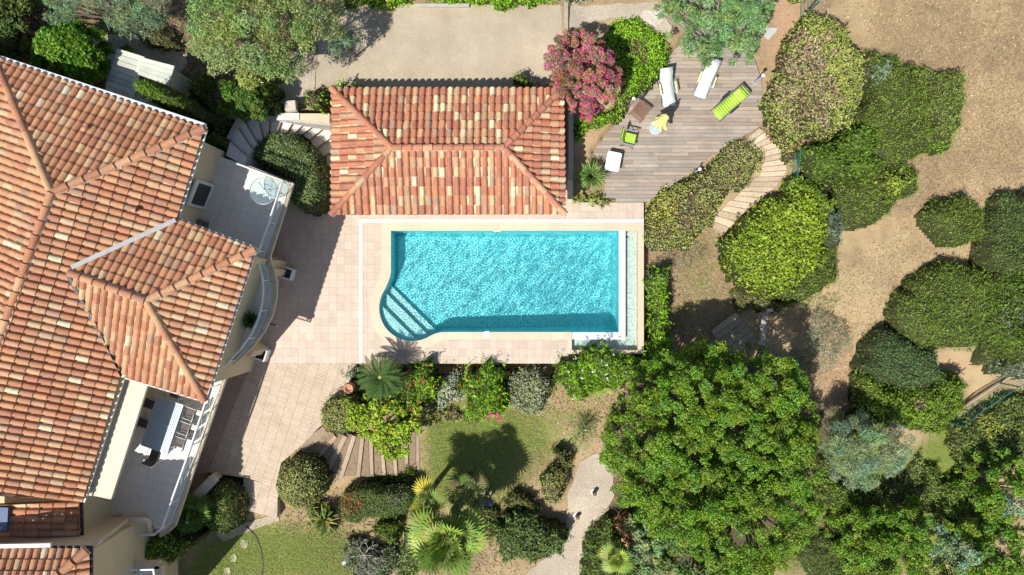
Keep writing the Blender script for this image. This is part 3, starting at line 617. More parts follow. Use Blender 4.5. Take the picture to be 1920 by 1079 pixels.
def crown(poly, h, base=None, r=1.0, clump=.3, camp=.2, dens=460, L=.12, Wd=.06, pal=MID, patches=(), spread=.55, flowers=(), top=.3, core=True, prewarp=.45, fill=1., rag=.11, shoots=True, spray=7, sl=.24):
    """poly in photograph pixels. Returns leaf arrays of one shrub whose leaves follow its real height."""
    xs_ = [p[0] for p in poly]; ys_ = [p[1] for p in poly]; cxp, cyp = sum(xs_)/len(xs_), sum(ys_)/len(ys_)
    if base is None: base = G(cxp, cyp).z
    zz = base+h*prewarp; wp = [tuple(P(x, y, zz)[:2]) for x, y in poly]; ar = area(wp)
    if rag:
        for _ in range(1 if rag > .05 else 2): wp = [tuple(np.array(wp[i])*(1-f)+np.array(wp[(i+1) % len(wp)])*f) for i in range(len(wp)) for f in (.25, .75)]
        c0_ = np.mean(wp, 0); wp = [tuple(c0_+(np.array(p)-c0_)*(1.012 if rag > .05 else 1.0)) for p in wp]
        pa = RNG.uniform(0, 7, 4); wp = [(x+rag*1.1*math.sin(y*2.3+pa[0])+rag*.7*math.sin(y*4.9+pa[1]), y+rag*1.1*math.sin(x*2.5+pa[2])+rag*.7*math.sin(x*5.3+pa[3])) for x, y in wp]
        out = []
        for i in range(len(wp)):
            a = np.array(wp[i]); b = np.array(wp[(i+1) % len(wp)]); k = max(1, int(np.hypot(*(b-a))/.28)); nn = np.array([-(b-a)[1], (b-a)[0]])/max(np.hypot(*(b-a)), 1e-6)
            for j in range(k): out.append(tuple(a+(b-a)*j/k+nn*RNG.normal(0, rag)))
        wp = out
    ng = max(6, int(ar/(clump**2*1.1))); cc = sample(wp, ng); cr = RNG.uniform(.75, 1.25, ng)*clump
    ph_ = RNG.uniform(0, 7, 6)
    def hf(x, y, full=False):
        d = distpoly(x, y, wp); inn = inpoly(x, y, wp); d = np.where(inn, d, 0)
        t = np.clip(d/r, 0, 1); dome = np.sqrt(1-(1-t)**2)
        D = np.full(len(x), 9.); K = np.zeros(len(x), int)
        for i in range(0, ng, 64):
            q = np.hypot(x[:, None]-cc[None, i:i+64, 0], y[:, None]-cc[None, i:i+64, 1])/cr[None, i:i+64]; m_ = q.min(1); k_ = q.argmin(1)+i
            s_ = m_ < D; D = np.where(s_, m_, D); K = np.where(s_, k_, K)
        lump = camp*np.sqrt(np.clip(1.3-D, 0, 1.3))+camp*.6*(np.sin(x*1.9+ph_[0])*np.sin(y*2.1+ph_[1]))
        z = base+h*(top+(1-top)*dome)+lump*(.3+.7*dome)-camp*.7
        return (z, d, K) if full else z
    n = int(ar*dens*fill*.85); q = sample(wp, n); x, y = q[:,0], q[:,1]
    z, d, K = hf(x, y, True); e = .06
    zx = hf(x+e, y); zy = hf(x, y+e); N = np.stack([-(zx-z)/e, -(zy-z)/e, np.ones(n)], 1); N[:, :2] = np.clip(N[:, :2], -3, 3); N /= np.linalg.norm(N, axis=1)[:, None]
    dep = RNG.random(n)**2.2*min(.22, h*.3); zz_ = z-dep
    if shoots:
        sh = RNG.random(ng) < .22; lift = np.where(sh, RNG.uniform(.06, .22, ng), 0)[K]; qd = np.hypot(x-cc[K,0], y-cc[K,1]); zz_ = zz_+lift*np.exp(-(qd/.12)**2)
    side = (d < .22) & (RNG.random(n) < .55); zz_ = np.where(side, base+(z-base)*RNG.random(n), zz_)
    x = x+RNG.normal(0, .035, n); y = y+RNG.normal(0, .035, n)
    C = palette(pal, n); ct = RNG.uniform(.84, 1.16, (ng, 1))[K]; C = C*ct
    for (qx, qy, rad, pp, *pr) in patches:
        c0 = P(qx, qy, base+h); dd = np.hypot(x-c0.x, y-c0.y)/(rad/S0); dd = dd+.25*np.sin(x*5+y*3)+.2*np.sin(y*6-x*4)
        m_ = (dd < 1) & (RNG.random(n) < (pr[0] if pr else .8)); C[m_] = palette(pp, m_.sum())
    V, F, CC_ = leaves(np.stack([x, y, zz_], 1), N, L, Wd, jit(C, .24), spread)
    Vs, Fs, Cs = [V], [F], [CC_]; off = len(V)
    if shoots and spray > 0:
        ns = int(ar*spray); k = 9; q = sample(wp, ns); z0 = hf(q[:,0], q[:,1]); e = .08
        nv = np.stack([-(hf(q[:,0]+e, q[:,1])-z0)/e, -(hf(q[:,0], q[:,1]+e)-z0)/e], 1); nv = np.clip(nv, -1.2, 1.2)
        dr = np.column_stack([nv*.55+RNG.normal(0, .35, (ns, 2)), np.ones(ns)*.8]); dr /= np.linalg.norm(dr, axis=1)[:, None]; ln = RNG.uniform(.5, 1.3, ns)*sl
        tt = np.tile(np.linspace(.1, 1, k), ns); base_ = np.repeat(np.column_stack([q, z0-.08]), k, 0); pt = base_+np.repeat(dr, k, 0)*(tt*np.repeat(ln, k))[:, None]+RNG.normal(0, .022, (ns*k, 3))
        V, F, c_ = leaves(pt, np.repeat(dr, k, 0)*.2+np.array([0, 0, .6]), L*.95, Wd, jit(np.repeat(palette(pal, ns)*RNG.uniform(.9, 1.35, (ns, 1)), k, 0), .1), .7); Vs.append(V); Fs.append(F+off); Cs.append(c_); off += len(V)
    for (fp, cnt, size, *reg) in flowers:
        fq = sample([tuple(P(a, b, zz)[:2]) for a, b in reg[0]] if reg else wp, cnt); fc = np.repeat(fq, 7, 0)+RNG.normal(0, size*.55, (cnt*7, 2))
        fz = hf(fc[:,0], fc[:,1])+RNG.uniform(0, .06, len(fc)); V, F, c_ = leaves(np.column_stack([fc, fz]), np.tile([0, 0, 1.], (len(fc), 1)), size, size*.8, jit(palette(fp, len(fc)), .15), .4)
        Vs.append(V); Fs.append(F+off); Cs.append(c_); off += len(V)
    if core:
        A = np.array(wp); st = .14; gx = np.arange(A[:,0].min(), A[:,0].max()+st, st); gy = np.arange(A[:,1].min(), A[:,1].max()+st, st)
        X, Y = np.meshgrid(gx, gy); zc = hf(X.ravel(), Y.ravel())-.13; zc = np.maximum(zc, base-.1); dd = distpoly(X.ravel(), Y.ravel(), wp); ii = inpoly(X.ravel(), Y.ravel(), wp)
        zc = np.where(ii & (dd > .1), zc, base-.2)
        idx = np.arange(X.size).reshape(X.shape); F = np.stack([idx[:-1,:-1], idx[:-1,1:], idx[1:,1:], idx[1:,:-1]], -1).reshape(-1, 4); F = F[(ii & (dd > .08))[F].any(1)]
        V = np.column_stack([X.ravel(), Y.ravel(), zc]); c0 = np.array([.055,.06,.025])  # inner twig mass, darkened so shade between the leaves sits in its colour
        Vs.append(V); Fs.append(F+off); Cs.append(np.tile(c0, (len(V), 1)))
    return np.vstack(Vs), np.vstack(Fs), np.vstack(Cs), Vector((*np.mean(wp, 0), base)), h
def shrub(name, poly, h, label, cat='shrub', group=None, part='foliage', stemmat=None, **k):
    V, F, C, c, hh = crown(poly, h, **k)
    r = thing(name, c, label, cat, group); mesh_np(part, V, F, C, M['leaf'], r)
    m = MB()
    for i in range(3):
        a = random.uniform(0, 7); q = min(.35, hh*.4); m.tube([c+Vector((.04*math.cos(a), .04*math.sin(a), -.1)), c+Vector((q*math.cos(a), q*math.sin(a), hh*.55))], [.04, .015], 6)
    m.build('stem', stemmat or M['bark'], r); return r
def ell(cx, cy, rx, ry, rot=0, n=14, wob=.06):
    out = []
    for i in range(n):
        t = 2*PI*i/n; k = 1+random.uniform(-wob, wob); x = rx*math.cos(t)*k; y = ry*math.sin(t)*k; out.append((cx+x*math.cos(rot)-y*math.sin(rot), cy+x*math.sin(rot)+y*math.cos(rot)))
    return out
def tree(name, poly, top, label, base=None, depth=2.2, R=(.3,.62), dens=1.0, per=240, L=.16, Wd=.085, pal=MID, patches=(), cat='tree', group=None, trunk=.16, edge=1.6, spread=.7, nb=12, hang=.35, barkmat=None, vary=.35):
    """crown of many leaf clumps on a dome, carried by a tapered trunk with limbs. poly in photograph pixels, top = absolute height."""
    A0 = np.array(poly); cxp, cyp = A0.mean(0)
    zt = top-depth*.35; wp = [tuple(P(x, y, zt)[:2]) for x, y in poly]; ctr = np.mean(wp, 0)
    if base is None: base = th(ctr[0], ctr[1])
    ar = area(wp); rm = (R[0]+R[1])/2; n = max(8, int(ar/(rm**2)*.85*dens)); q = sample(wp, n)
    d = distpoly(q[:,0], q[:,1], wp); t = np.clip(d/edge, 0, 1); dome = np.sqrt(1-(1-t)**2)
    rad = RNG.uniform(R[0], R[1], n)*(.75+.25*dome)
    low = RNG.random(n) < hang
    zc = top-depth*(1-dome)*.8-rad-RNG.random(n)**1.5*vary-np.where(low, RNG.uniform(.2, .9, n)*depth*.6, 0)
    Pn = []; Nn = []; Cn = []
    for i in range(n):
        k = int(per*(rad[i]/rm)**2); v = RNG.normal(size=(k, 3)); v /= np.linalg.norm(v, axis=1)[:, None]; v[:,2] = np.where(v[:,2] < -.25, -v[:,2], v[:,2])
        w_ = 1+.22*np.sin(v[:,0]*5+i)*np.sin(v[:,1]*5+i*2)
        rr = rad[i]*(1-RNG.random(k)**2*.45)*w_
        Pn.append(np.array([q[i,0], q[i,1], zc[i]])+v*rr[:, None]*np.array([1, 1, .8])); Nn.append(v*.6+np.array([0, 0, .5]))
        pl_ = pal
        for (qx, qy, rd, pp) in patches:
            c0 = P(qx, qy, zt)
            if math.hypot(q[i,0]-c0.x, q[i,1]-c0.y) < rd/S0: pl_ = pp
        Cn.append(palette(pl_, k)*RNG.uniform(.8, 1.22)*np.array([RNG.uniform(.74, 1.12), 1, RNG.uniform(.6, 1.05)]))
    V, F, C = leaves(np.vstack(Pn), np.vstack(Nn), L, Wd, jit(np.vstack(Cn), .12), spread)
    r = thing(name, (ctr[0], ctr[1], base), label, cat, group); mesh_np('crown', V, F, C, M['leaf'], r)
    m = MB(); c = Vector((ctr[0], ctr[1], base-.1)); fork = base+(top-base)*.35; f0 = Vector((c.x+.1, c.y-.1, fork)); m.tube([c, c.lerp(f0, .5)+Vector((.05,.04,0)), f0], [trunk, trunk*.8, trunk*.65], 9)
    for i in RNG.choice(n, min(n, nb), replace=False):
        e = Vector((q[i,0], q[i,1], zc[i]+.1)); md = f0.lerp(e, .5)+Vector((random.uniform(-.15,.15), random.uniform(-.15,.15), -.1)); m.tube([f0, md, e], [trunk*.5, trunk*.3, .02], 6)
    m.build('trunk', barkmat or M['bark'], r); return r
# --- trees and shrubs, top left
tree('olive_tree', [(330,0),(360,-30),(600,-40),(625,0),(618,60),(590,85),(560,110),(520,140),(470,150),(430,155),(395,150),(370,120),(350,80),(335,40)], 6.2, 'large grey-green olive tree hanging over the top left of the sandy court', pal=OLIVE, R=(.3,.6), L=.15, Wd=.035, per=330, depth=2.4, nb=18, spread=.9)
tree('olive_tree', [(600,55),(640,35),(672,45),(668,75),(640,90),(612,105)], 4.2, 'thin outlying olive branch reaching over the left end of the court', base=1.3, pal=BLUEG, R=(.16,.3), L=.14, Wd=.035, per=70, depth=1.0, trunk=.05, spread=.9, nb=6)
tree('broadleaf_tree', [(48,78),(70,48),(110,32),(155,34),(184,55),(194,92),(186,128),(165,148),(125,154),(80,146),(46,118)], 5.1, 'round dark green tree in the top left touching the house roof', pal=[(.09,.20,.02,3),(.15,.29,.035,3),(.06,.12,.02,2),(.22,.36,.06,1)], R=(.22,.42), L=.15, Wd=.08, dens=1.6, hang=.2, per=260, trunk=.2)
tree('conifer_tree', [(60,-30),(230,-40),(330,-30),(325,20),(270,45),(200,38),(120,40),(60,20)], 5.2, 'soft blue-green conifer along the top edge left of the olive tree', pal=BLUEG, R=(.3,.55), L=.22, Wd=.02, per=260, depth=1.6, spread=1.1)
tree('broadleaf_tree', [(-40,-30),(60,-30),(65,30),(40,90),(0,100),(-50,90)], 4.0, 'dark shaded tree in the very top left corner', pal=[(.08,.12,.03,3),(.12,.16,.05,2),(.16,.18,.07,1)], R=(.25,.5), depth=1.8)
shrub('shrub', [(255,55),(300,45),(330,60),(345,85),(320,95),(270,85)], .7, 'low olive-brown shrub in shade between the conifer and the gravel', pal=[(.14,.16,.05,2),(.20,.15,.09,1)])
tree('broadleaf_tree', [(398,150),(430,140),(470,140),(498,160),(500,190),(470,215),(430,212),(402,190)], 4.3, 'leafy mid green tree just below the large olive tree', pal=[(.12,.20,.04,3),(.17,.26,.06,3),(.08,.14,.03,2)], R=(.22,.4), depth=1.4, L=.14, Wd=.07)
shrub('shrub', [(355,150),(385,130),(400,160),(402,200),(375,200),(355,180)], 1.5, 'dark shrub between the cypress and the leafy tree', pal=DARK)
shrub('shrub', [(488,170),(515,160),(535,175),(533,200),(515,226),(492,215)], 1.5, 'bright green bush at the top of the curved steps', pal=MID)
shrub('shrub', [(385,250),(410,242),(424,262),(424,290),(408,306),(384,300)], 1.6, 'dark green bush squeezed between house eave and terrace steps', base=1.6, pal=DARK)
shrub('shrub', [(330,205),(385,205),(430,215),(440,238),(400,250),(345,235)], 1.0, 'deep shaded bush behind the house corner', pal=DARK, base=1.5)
shrub('shrub', [(325,148),(345,143),(350,158),(338,168),(326,162)], .6, 'small pale green bush beside the garden shed', pal=BLUEG, r=.3)
def cypress():
    poly = [(268,178),(280,160),(305,157),(340,172),(370,195),(378,212),(350,214),(310,208),(280,195)]
    shrub('cypress', poly, 4.2, 'slim bright green cypress leaning over the sage green shed', 'cypress', base=1.7, pal=[(.13,.26,.02,3),(.18,.32,.03,2),(.09,.18,.02,2)], L=.16, Wd=.03, r=.6, camp=.06, top=.45, prewarp=.6, dens=950, rag=.03, spray=4, sl=.15)
cypress()
# --- shrubs around pool house and upper court
shrub('clipped_hedge', [(472,292),(480,272),(500,256),(530,249),(565,253),(592,272),(610,300),(619,335),(618,372),(605,398),(585,405),(560,396),(546,375),(548,340),(505,318),(480,308)], 1.9, 'dense clipped dark green hedge curving between terrace corner and pool house', 'hedge', base=.05, r=.55, camp=.05, clump=.25, dens=1000, rag=.03, spray=0, L=.08, Wd=.045, pal=[(.15,.22,.07,3),(.21,.29,.10,3),(.10,.15,.04,2),(.42,.48,.28,.8)], top=.6)  # palest leaf tone puts glints on the leaves into the colour
shrub('shrub', [(572,175),(600,160),(640,152),(668,156),(660,165),(625,168),(619,222),(600,218),(590,195),(575,190)], 1.5, 'bright green bush with bare twigs at the upper left corner of the pool house', pal=BRIGHT, patches=[(585,178,22,PURP,.7)], base=1.2)
shrub('ground_cover', [(650,-20),(1048,-20),(1048,8),(980,14),(890,12),(860,3),(790,4),(770,12),(700,14),(655,12)], .5, 'bright green flower border along the top edge of the court', 'ground cover', pal=BRIGHT, r=.4, flowers=[(PINK,8,.08)])
shrub('shrub', [(625,-20),(660,-25),(690,-5),(670,14),(640,12)], 1.3, 'dark bush at the top left corner of the court', pal=DARK)
shrub('shrub', [(1050,-10),(1075,-12),(1110,-8),(1108,8),(1085,12),(1058,8)], .5, 'pale spiky plant at the top end of the timber edging', pal=SILV, L=.25, Wd=.03, r=.4, spread=1)
shrub('shrub', [(960,158),(985,148),(1015,152),(1020,165),(990,166)], .6, 'small dark shrub behind the pool house roof edge', pal=DARK, r=.3, base=1.3)
tree('oleander_tree', [(1020,95),(1045,60),(1085,40),(1120,45),(1135,75),(1160,95),(1166,130),(1160,170),(1130,200),(1100,220),(1080,195),(1045,180),(1022,160),(1040,130),(1022,110)], 4.0, 'large shrub covered in pink flowers at the upper right corner of the pool house', base=.8, pal=[(.20,.20,.09,3),(.26,.23,.12,2),(.14,.17,.06,2),(.80,.06,.30,1.9),(.87,.17,.42,1.3)], dens=1.0, vary=.9, R=(.12,.26), L=.11, Wd=.05, per=150, depth=1.5, edge=1.2, patches=[(1152,135,20,[(.78,.06,.30,2),(.20,.22,.08,2)]),(1105,205,26,[(.78,.07,.32,2),(.22,.22,.08,2)])], cat='flowering shrub')
shrub('ground_cover', [(1125,45),(1150,33),(1200,40),(1245,65),(1262,95),(1252,112),(1235,135),(1212,165),(1190,190),(1160,190),(1160,130),(1130,85)], .55, 'bright green spreading ground cover above the wooden deck', 'ground cover', pal=BRIGHT, r=.5, camp=.16, clump=.3, patches=[(1195,95,22,BROWN,.5)], dens=600, L=.09, Wd=.055)
shrub('ground_cover', [(1075,215),(1100,215),(1135,205),(1160,172),(1190,178),(1165,212),(1130,240),(1105,258),(1080,264),(1073,245)], .5, 'lime green ground cover under the pink flowering shrub', 'ground cover', pal=BRIGHT, r=.4, patches=[(1170,185,20,TAN,.5)], dens=600, L=.09, Wd=.055)
shrub('shrub', [(1075,375),(1090,366),(1125,366),(1150,372),(1148,382),(1110,386),(1080,384)], .35, 'low mixed green edging plants below the wooden deck', pal=IVY, r=.3, base=0)
# --- big rosette tree top right of the deck
tree('oleander_tree', [(1238,0),(1290,-40),(1450,-40),(1462,10),(1455,50),(1425,75),(1420,100),(1385,108),(1350,92),(1335,108),(1300,95),(1285,60),(1250,35)], 3.6, 'blue-green leafy tree overhanging the top of the wooden deck', base=.2, pal=[(.17,.29,.12,3),(.25,.39,.18,3),(.11,.20,.07,2),(.40,.50,.26,.8)], R=(.18,.32), L=.24, Wd=.04, per=110, depth=1.3, edge=1.2, spread=.8, dens=.75, nb=24, barkmat=M['greybark'])
shrub('shrub', [(1470,-10),(1510,-12),(1500,8),(1480,16),(1468,8)], .5, 'small yellow-green bush beside the green fence post', pal=IVY, r=.3)
# --- right of the pool
shrub('clipped_hedge', [(1394,254),(1414,266),(1428,292),(1420,325),(1385,358),(1345,392),(1318,440),(1295,470),(1245,472),(1208,458),(1205,415),(1213,382),(1262,348),(1312,313),(1352,279)], .8, 'long mottled yellow, green and brown hedge between the deck and sleeper path', 'hedge', base=-.3, pal=VARIE, r=.6, camp=.08, dens=700, L=.085, Wd=.05, patches=[(1270,400,60,YEL+IVY,.5),(1320,330,26,BROWN,.45),(1385,300,34,TAN,.35),(1290,400,34,PURP,.6),(1240,425,22,PURP,.5),(1360,350,22,BROWN,.4),(1235,400,30,YEL,.35)])
shrub('shrub', [(1202,450),(1240,455),(1290,452),(1325,462),(1330,480),(1290,498),(1250,492),(1230,520),(1210,512)], .5, 'thin grey-purple straggly shrub below the mottled hedge', pal=[(.24,.22,.16,3),(.28,.24,.22,3),(.18,.2,.1,2)], r=.5, dens=330, core=False, L=.11, Wd=.02, spread=1.2)
shrub('oleander_hedge', [(1207,520),(1228,498),(1248,510),(1256,560),(1252,610),(1258,650),(1245,690),(1222,705),(1207,690),(1210,600)], 1.9, 'upright bright green oleander hedge along the right wall of the pool', 'hedge', base=-1.3, r=.5, pal=BRIGHT, L=.17, Wd=.035, camp=.2, clump=.28, dens=520, spread=.8, spray=10, sl=.4, patches=[(1225,510,22,BLUEG,.5)])
shrub('ivy_mound', [(1505,32),(1530,28),(1560,36),(1590,70),(1612,105),(1620,150),(1612,200),(1592,238),(1550,258),(1505,268),(1462,262),(1438,240),(1432,195),(1442,150),(1462,95),(1485,55)], 1.5, 'big mound of yellowing ivy with dead tan leaves right of the deck', 'ivy', pal=IVY, r=.9, camp=.08, dens=620, L=.10, Wd=.07, patches=[(1515,100,42,TAN,.75),(1510,175,62,TAN,.65),(1490,225,40,IVY,.4),(1510,200,34,BROWN,.5)])
shrub('mastic_bush', [(1612,120),(1640,98),(1680,105),(1710,125),(1735,170),(1745,230),(1735,290),(1700,310),(1650,305),(1615,280),(1600,230),(1618,170)], 1.5, 'broad dark olive bush immediately right of the ivy mound', 'bush', group='clipped rounded bushes', pal=MAST, r=1.0, dens=640, L=.12, Wd=.032, clump=.22, camp=.19, spread=.75)
shrub('mastic_bush', [(1708,135),(1745,122),(1785,135),(1808,170),(1808,215),(1790,255),(1760,268),(1728,240),(1722,180)], 1.4, 'light olive bush furthest right in the upper row', 'bush', group='clipped rounded bushes', pal=[(.21,.29,.055,3),(.27,.34,.08,3),(.14,.20,.035,2),(.34,.38,.10,1)], r=.9, dens=640, L=.12, Wd=.032, clump=.22, camp=.19, spread=.75)
shrub('mastic_bush', [(1728,250),(1765,250),(1786,262),(1782,285),(1755,296),(1730,290)], .9, 'small bright green bush tucked under the light olive bush', 'bush', pal=BRIGHT, r=.5, L=.11, Wd=.035)
shrub('silver_bush', [(1620,125),(1640,112),(1664,122),(1662,150),(1640,158),(1622,148)], 1.9, 'small silvery blue sprig growing through the bushes by the ivy', 'bush', pal=[(.30,.42,.34,3),(.38,.50,.42,2)], L=.25, Wd=.02, dens=200, r=.4, core=False, spread=1)
shrub('laurel_bush', [(1500,272),(1545,258),(1590,235),(1625,235),(1650,270),(1650,320),(1620,345),(1570,350),(1520,345),(1492,320)], 1.6, 'dark glossy bush below the ivy mound with coarse leaves', 'bush', pal=DARK, r=.8, L=.15, Wd=.09, camp=.22, clump=.3, dens=420)
shrub('mastic_bush', [(1560,335),(1610,310),(1660,300),(1700,310),(1722,335),(1715,365),(1690,375),(1650,410),(1600,435),(1560,425),(1545,380)], 1.4, 'dark green spreading bush between the laurel and the bare clearing', 'bush', group='clipped rounded bushes', pal=MAST, r=.9, dens=640, L=.12, Wd=.032, clump=.22, camp=.19, spread=.75)
shrub('flowering_bush', [(1632,330),(1655,318),(1680,330),(1685,350),(1668,372),(1642,368),(1630,352)], 1.9, 'small yellow and purple bush on the edge of the dark green bushes', 'bush', pal=LIME, r=.4, patches=[(1645,348,20,PURP,.8)], top=.6)
shrub('laurel_bush', [(1350,455),(1372,420),(1410,390),(1450,365),(1490,345),(1530,355),(1545,400),(1540,440),(1545,480),(1520,520),(1480,545),(1440,560),(1400,548),(1365,510)], 1.9, 'large yellow-green bush below the curved sleeper path', 'bush', pal=[(.28,.39,.03,3),(.21,.32,.03,3),(.40,.48,.06,1.5),(.12,.19,.02,2)], r=1.0, L=.14, Wd=.08, camp=.18, dens=460)
shrub('mastic_bush', [(1470,500),(1500,450),(1545,430),(1568,455),(1575,500),(1560,540),(1520,565),(1480,570),(1450,560)], 1.3, 'dark green bush at the lower right of the yellow-green one', 'bush', pal=MAST, r=.8, dens=640, L=.12, Wd=.032, clump=.22, camp=.19, spread=.75)
shrub('silver_bush', [(1510,400),(1535,380),(1560,395),(1575,430),(1572,460),(1545,465),(1520,440)], 1.9, 'feathery blue-grey bush wedged between two green bushes', 'bush', pal=BLUEG, L=.22, Wd=.02, dens=380, r=.5, spread=1.1)
shrub('shrub', [(1368,520),(1400,540),(1450,555),(1500,568),(1480,580),(1430,588),(1385,592),(1366,570)], .6, 'low yellowish heather-like shrub above the grey timber step', pal=[(.22,.24,.07,3),(.30,.29,.10,2),(.24,.17,.09,1)], r=.5, L=.09, Wd=.03, dens=500)
shrub('mastic_bush', [(1738,395),(1760,368),(1800,360),(1835,375),(1846,410),(1838,445),(1800,468),(1765,462),(1738,435)], 1.3, 'round bush standing alone in the clearing, smallest of the far right group', 'bush', group='clipped rounded bushes', pal=MAST, r=.8, dens=660, L=.12, Wd=.032, clump=.24, spread=.75)
shrub('mastic_bush', [(1848,385),(1880,358),(1930,350),(1960,400),(1940,500),(1880,520),(1840,500),(1828,460)], 1.5, 'dark bush cut by the right edge of the picture below the dry lawn', 'bush', group='clipped rounded bushes', pal=[(.11,.17,.045,3),(.15,.22,.06,3),(.07,.12,.03,2)], r=.8, dens=600, L=.11, Wd=.04)
shrub('mastic_bush', [(1662,585),(1680,545),(1715,515),(1760,492),(1810,490),(1845,510),(1858,555),(1852,610),(1820,645),(1780,662),(1720,650),(1680,625)], 1.8, 'largest smooth round green bush on the right, beside the clearing', 'bush', group='clipped rounded bushes', pal=[(.15,.24,.03,3),(.20,.30,.05,3),(.10,.16,.025,2),(.27,.34,.08,1)], r=1.2, dens=660, L=.12, Wd=.032, clump=.24, spread=.75, camp=.13)
shrub('mastic_bush', [(1840,540),(1870,500),(1935,480),(1960,600),(1935,672),(1880,680),(1840,660),(1820,640)], 1.7, 'dark bush on the right edge beside the largest round bush', 'bush', group='clipped rounded bushes', pal=DARK, r=1.0, dens=560, camp=.18, patches=[(1900,590,30,[(.25,.25,.2,1),(.08,.12,.04,2)],.5)])
shrub('dry_bush', [(1850,475),(1890,462),(1935,460),(1935,500),(1890,510),(1855,498)], 1.6, 'pale straw-coloured dead bush near the right edge', 'bush', pal=TAN+SILV, r=.5, L=.18, Wd=.02, spread=1.1)
shrub('mastic_bush', [(1606,660),(1630,628),(1665,620),(1700,635),(1745,650),(1765,690),(1745,720),(1690,730),(1640,725),(1612,700)], 1.9, 'bluish dark green bush below the largest round bush', 'bush', group='clipped rounded bushes', pal=[(.10,.18,.06,3),(.14,.23,.09,3),(.06,.11,.035,2)], r=.9, dens=620, L=.10, Wd=.04)
shrub('mastic_bush', [(1588,710),(1612,690),(1660,715),(1720,720),(1770,690),(1805,715),(1802,770),(1770,810),(1720,815),(1660,800),(1605,765)], 1.7, 'wide bright green bush above the silvery willow-like tree', 'bush', group='clipped rounded bushes', pal=[(.16,.27,.025,3),(.22,.33,.04,3),(.10,.16,.02,2)], r=1.0, dens=600, patches=[(1745,700,24,[(.26,.18,.15,1)],.8),(1728,755,12,PURP,.8)])
shrub('silver_bush', [(1500,600),(1530,578),(1565,590),(1588,620),(1580,670),(1545,700),(1505,690),(1488,650)], 1.3, 'feathery grey-green bush at the lower end of the clearing', 'bush', pal=[(.22,.29,.17,3),(.28,.34,.22,3),(.15,.2,.1,2)], L=.22, Wd=.018, dens=420, r=.9, spread=1.2, core=False)
tree('willow_tree', [(1560,800),(1600,785),(1650,790),(1700,800),(1728,830),(1715,870),(1680,905),(1640,925),(1590,915),(1560,880),(1545,840)], 1.6, 'silvery grey weeping tree right of the large green trees', pal=[(.27,.35,.22,3),(.35,.43,.29,3),(.17,.24,.13,2),(.48,.55,.42,.7)], R=(.25,.45), L=.26, Wd=.022, per=230, depth=2, spread=1.1, trunk=.1, barkmat=M['greybark'])
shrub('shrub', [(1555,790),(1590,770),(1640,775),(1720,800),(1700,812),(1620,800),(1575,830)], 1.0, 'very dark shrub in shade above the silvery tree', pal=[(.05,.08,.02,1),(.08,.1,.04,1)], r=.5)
# --- slope at the bottom right
BT = [(.15,.27,.02,3),(.21,.35,.03,3),(.08,.15,.015,3),(.31,.42,.08,1),(.26,.32,.13,1.5),(.17,.16,.06,.3)]
tree('leafy_tree', [(1140,810),(1172,770),(1180,735),(1220,700),(1250,672),(1290,662),(1345,690),(1370,760),(1370,850),(1310,900),(1230,905),(1165,900),(1132,860)], 4.6, 'large bright green tree immediately right of the lawn', pal=BT, R=(.13,.38), depth=2.8, L=.095, Wd=.052, dens=1.05, per=190, hang=.15, vary=1.7, nb=40)
tree('leafy_tree', [(1310,720),(1350,682),(1400,668),(1450,660),(1500,672),(1528,715),(1546,790),(1545,870),(1470,910),(1400,910),(1320,860)], 4.4, 'large bright green tree beneath the grey timber step', pal=BT, R=(.13,.38), depth=2.8, L=.095, Wd=.052, dens=1.05, per=190, hang=.15, vary=1.7, nb=40)
tree('leafy_tree', [(1145,880),(1200,840),(1290,830),(1370,850),(1400,940),(1370,1010),(1290,1040),(1225,1015),(1175,970),(1146,925)], 4.4, 'large green tree leaning over the gravel path', pal=BT, R=(.13,.38), depth=2.8, L=.095, Wd=.052, dens=1.05, per=190, hang=.15, vary=1.7, nb=40)
tree('leafy_tree', [(1330,880),(1420,840),(1500,840),(1556,890),(1562,960),(1520,1040),(1450,1100),(1350,1110),(1300,1050),(1310,960)], 4.2, 'large mottled green tree at the bottom centre right', pal=BT, R=(.13,.38), depth=2.8, L=.095, Wd=.052, dens=1.05, per=190, hang=.15, vary=1.7, nb=40)
tree('leafy_tree', [(1270,1010),(1330,1000),(1380,1060),(1420,1090),(1380,1130),(1280,1130),(1250,1080)], 3.2, 'grey-green tree cut by the bottom edge', pal=[(.13,.2,.06,3),(.2,.27,.12,2)], R=(.28,.5), depth=2)
tree('leafy_tree', [(1285,665),(1305,645),(1335,637),(1362,650),(1370,680),(1350,705),(1310,712),(1288,695)], 2.6, 'small yellow-green tree at the top of the large tree group', pal=LIME+MID, R=(.2,.36), depth=1.1, L=.13, Wd=.07, edge=.7, trunk=.08)
tree('leafy_tree', [(1590,985),(1620,960),(1680,955),(1730,945),(1765,975),(1765,1040),(1740,1100),(1640,1120),(1590,1080)], .6, 'bushy green tree along the bottom right slope, left one of three', pal=BT, R=(.18,.42), L=.11, Wd=.06, dens=1.05, per=210, vary=1.4, depth=2.2)
tree('leafy_tree', [(1745,1005),(1800,985),(1860,990),(1935,1000),(1950,1110),(1760,1110)], .4, 'bushy green tree in the bottom right corner', pal=BT, R=(.18,.42), L=.11, Wd=.06, dens=1.05, per=210, vary=1.4, depth=2.2, patches=[(1790,1040,40,BLUEG)])
tree('leafy_tree', [(1850,900),(1880,868),(1940,860),(1960,920),(1940,985),(1870,985),(1848,950)], .8, 'round green tree at the right edge above the corner tree', pal=BT, R=(.18,.42), L=.11, Wd=.06, dens=1.05, per=210, vary=1.4, depth=2.0, patches=[(1915,950,30,BLUEG)])
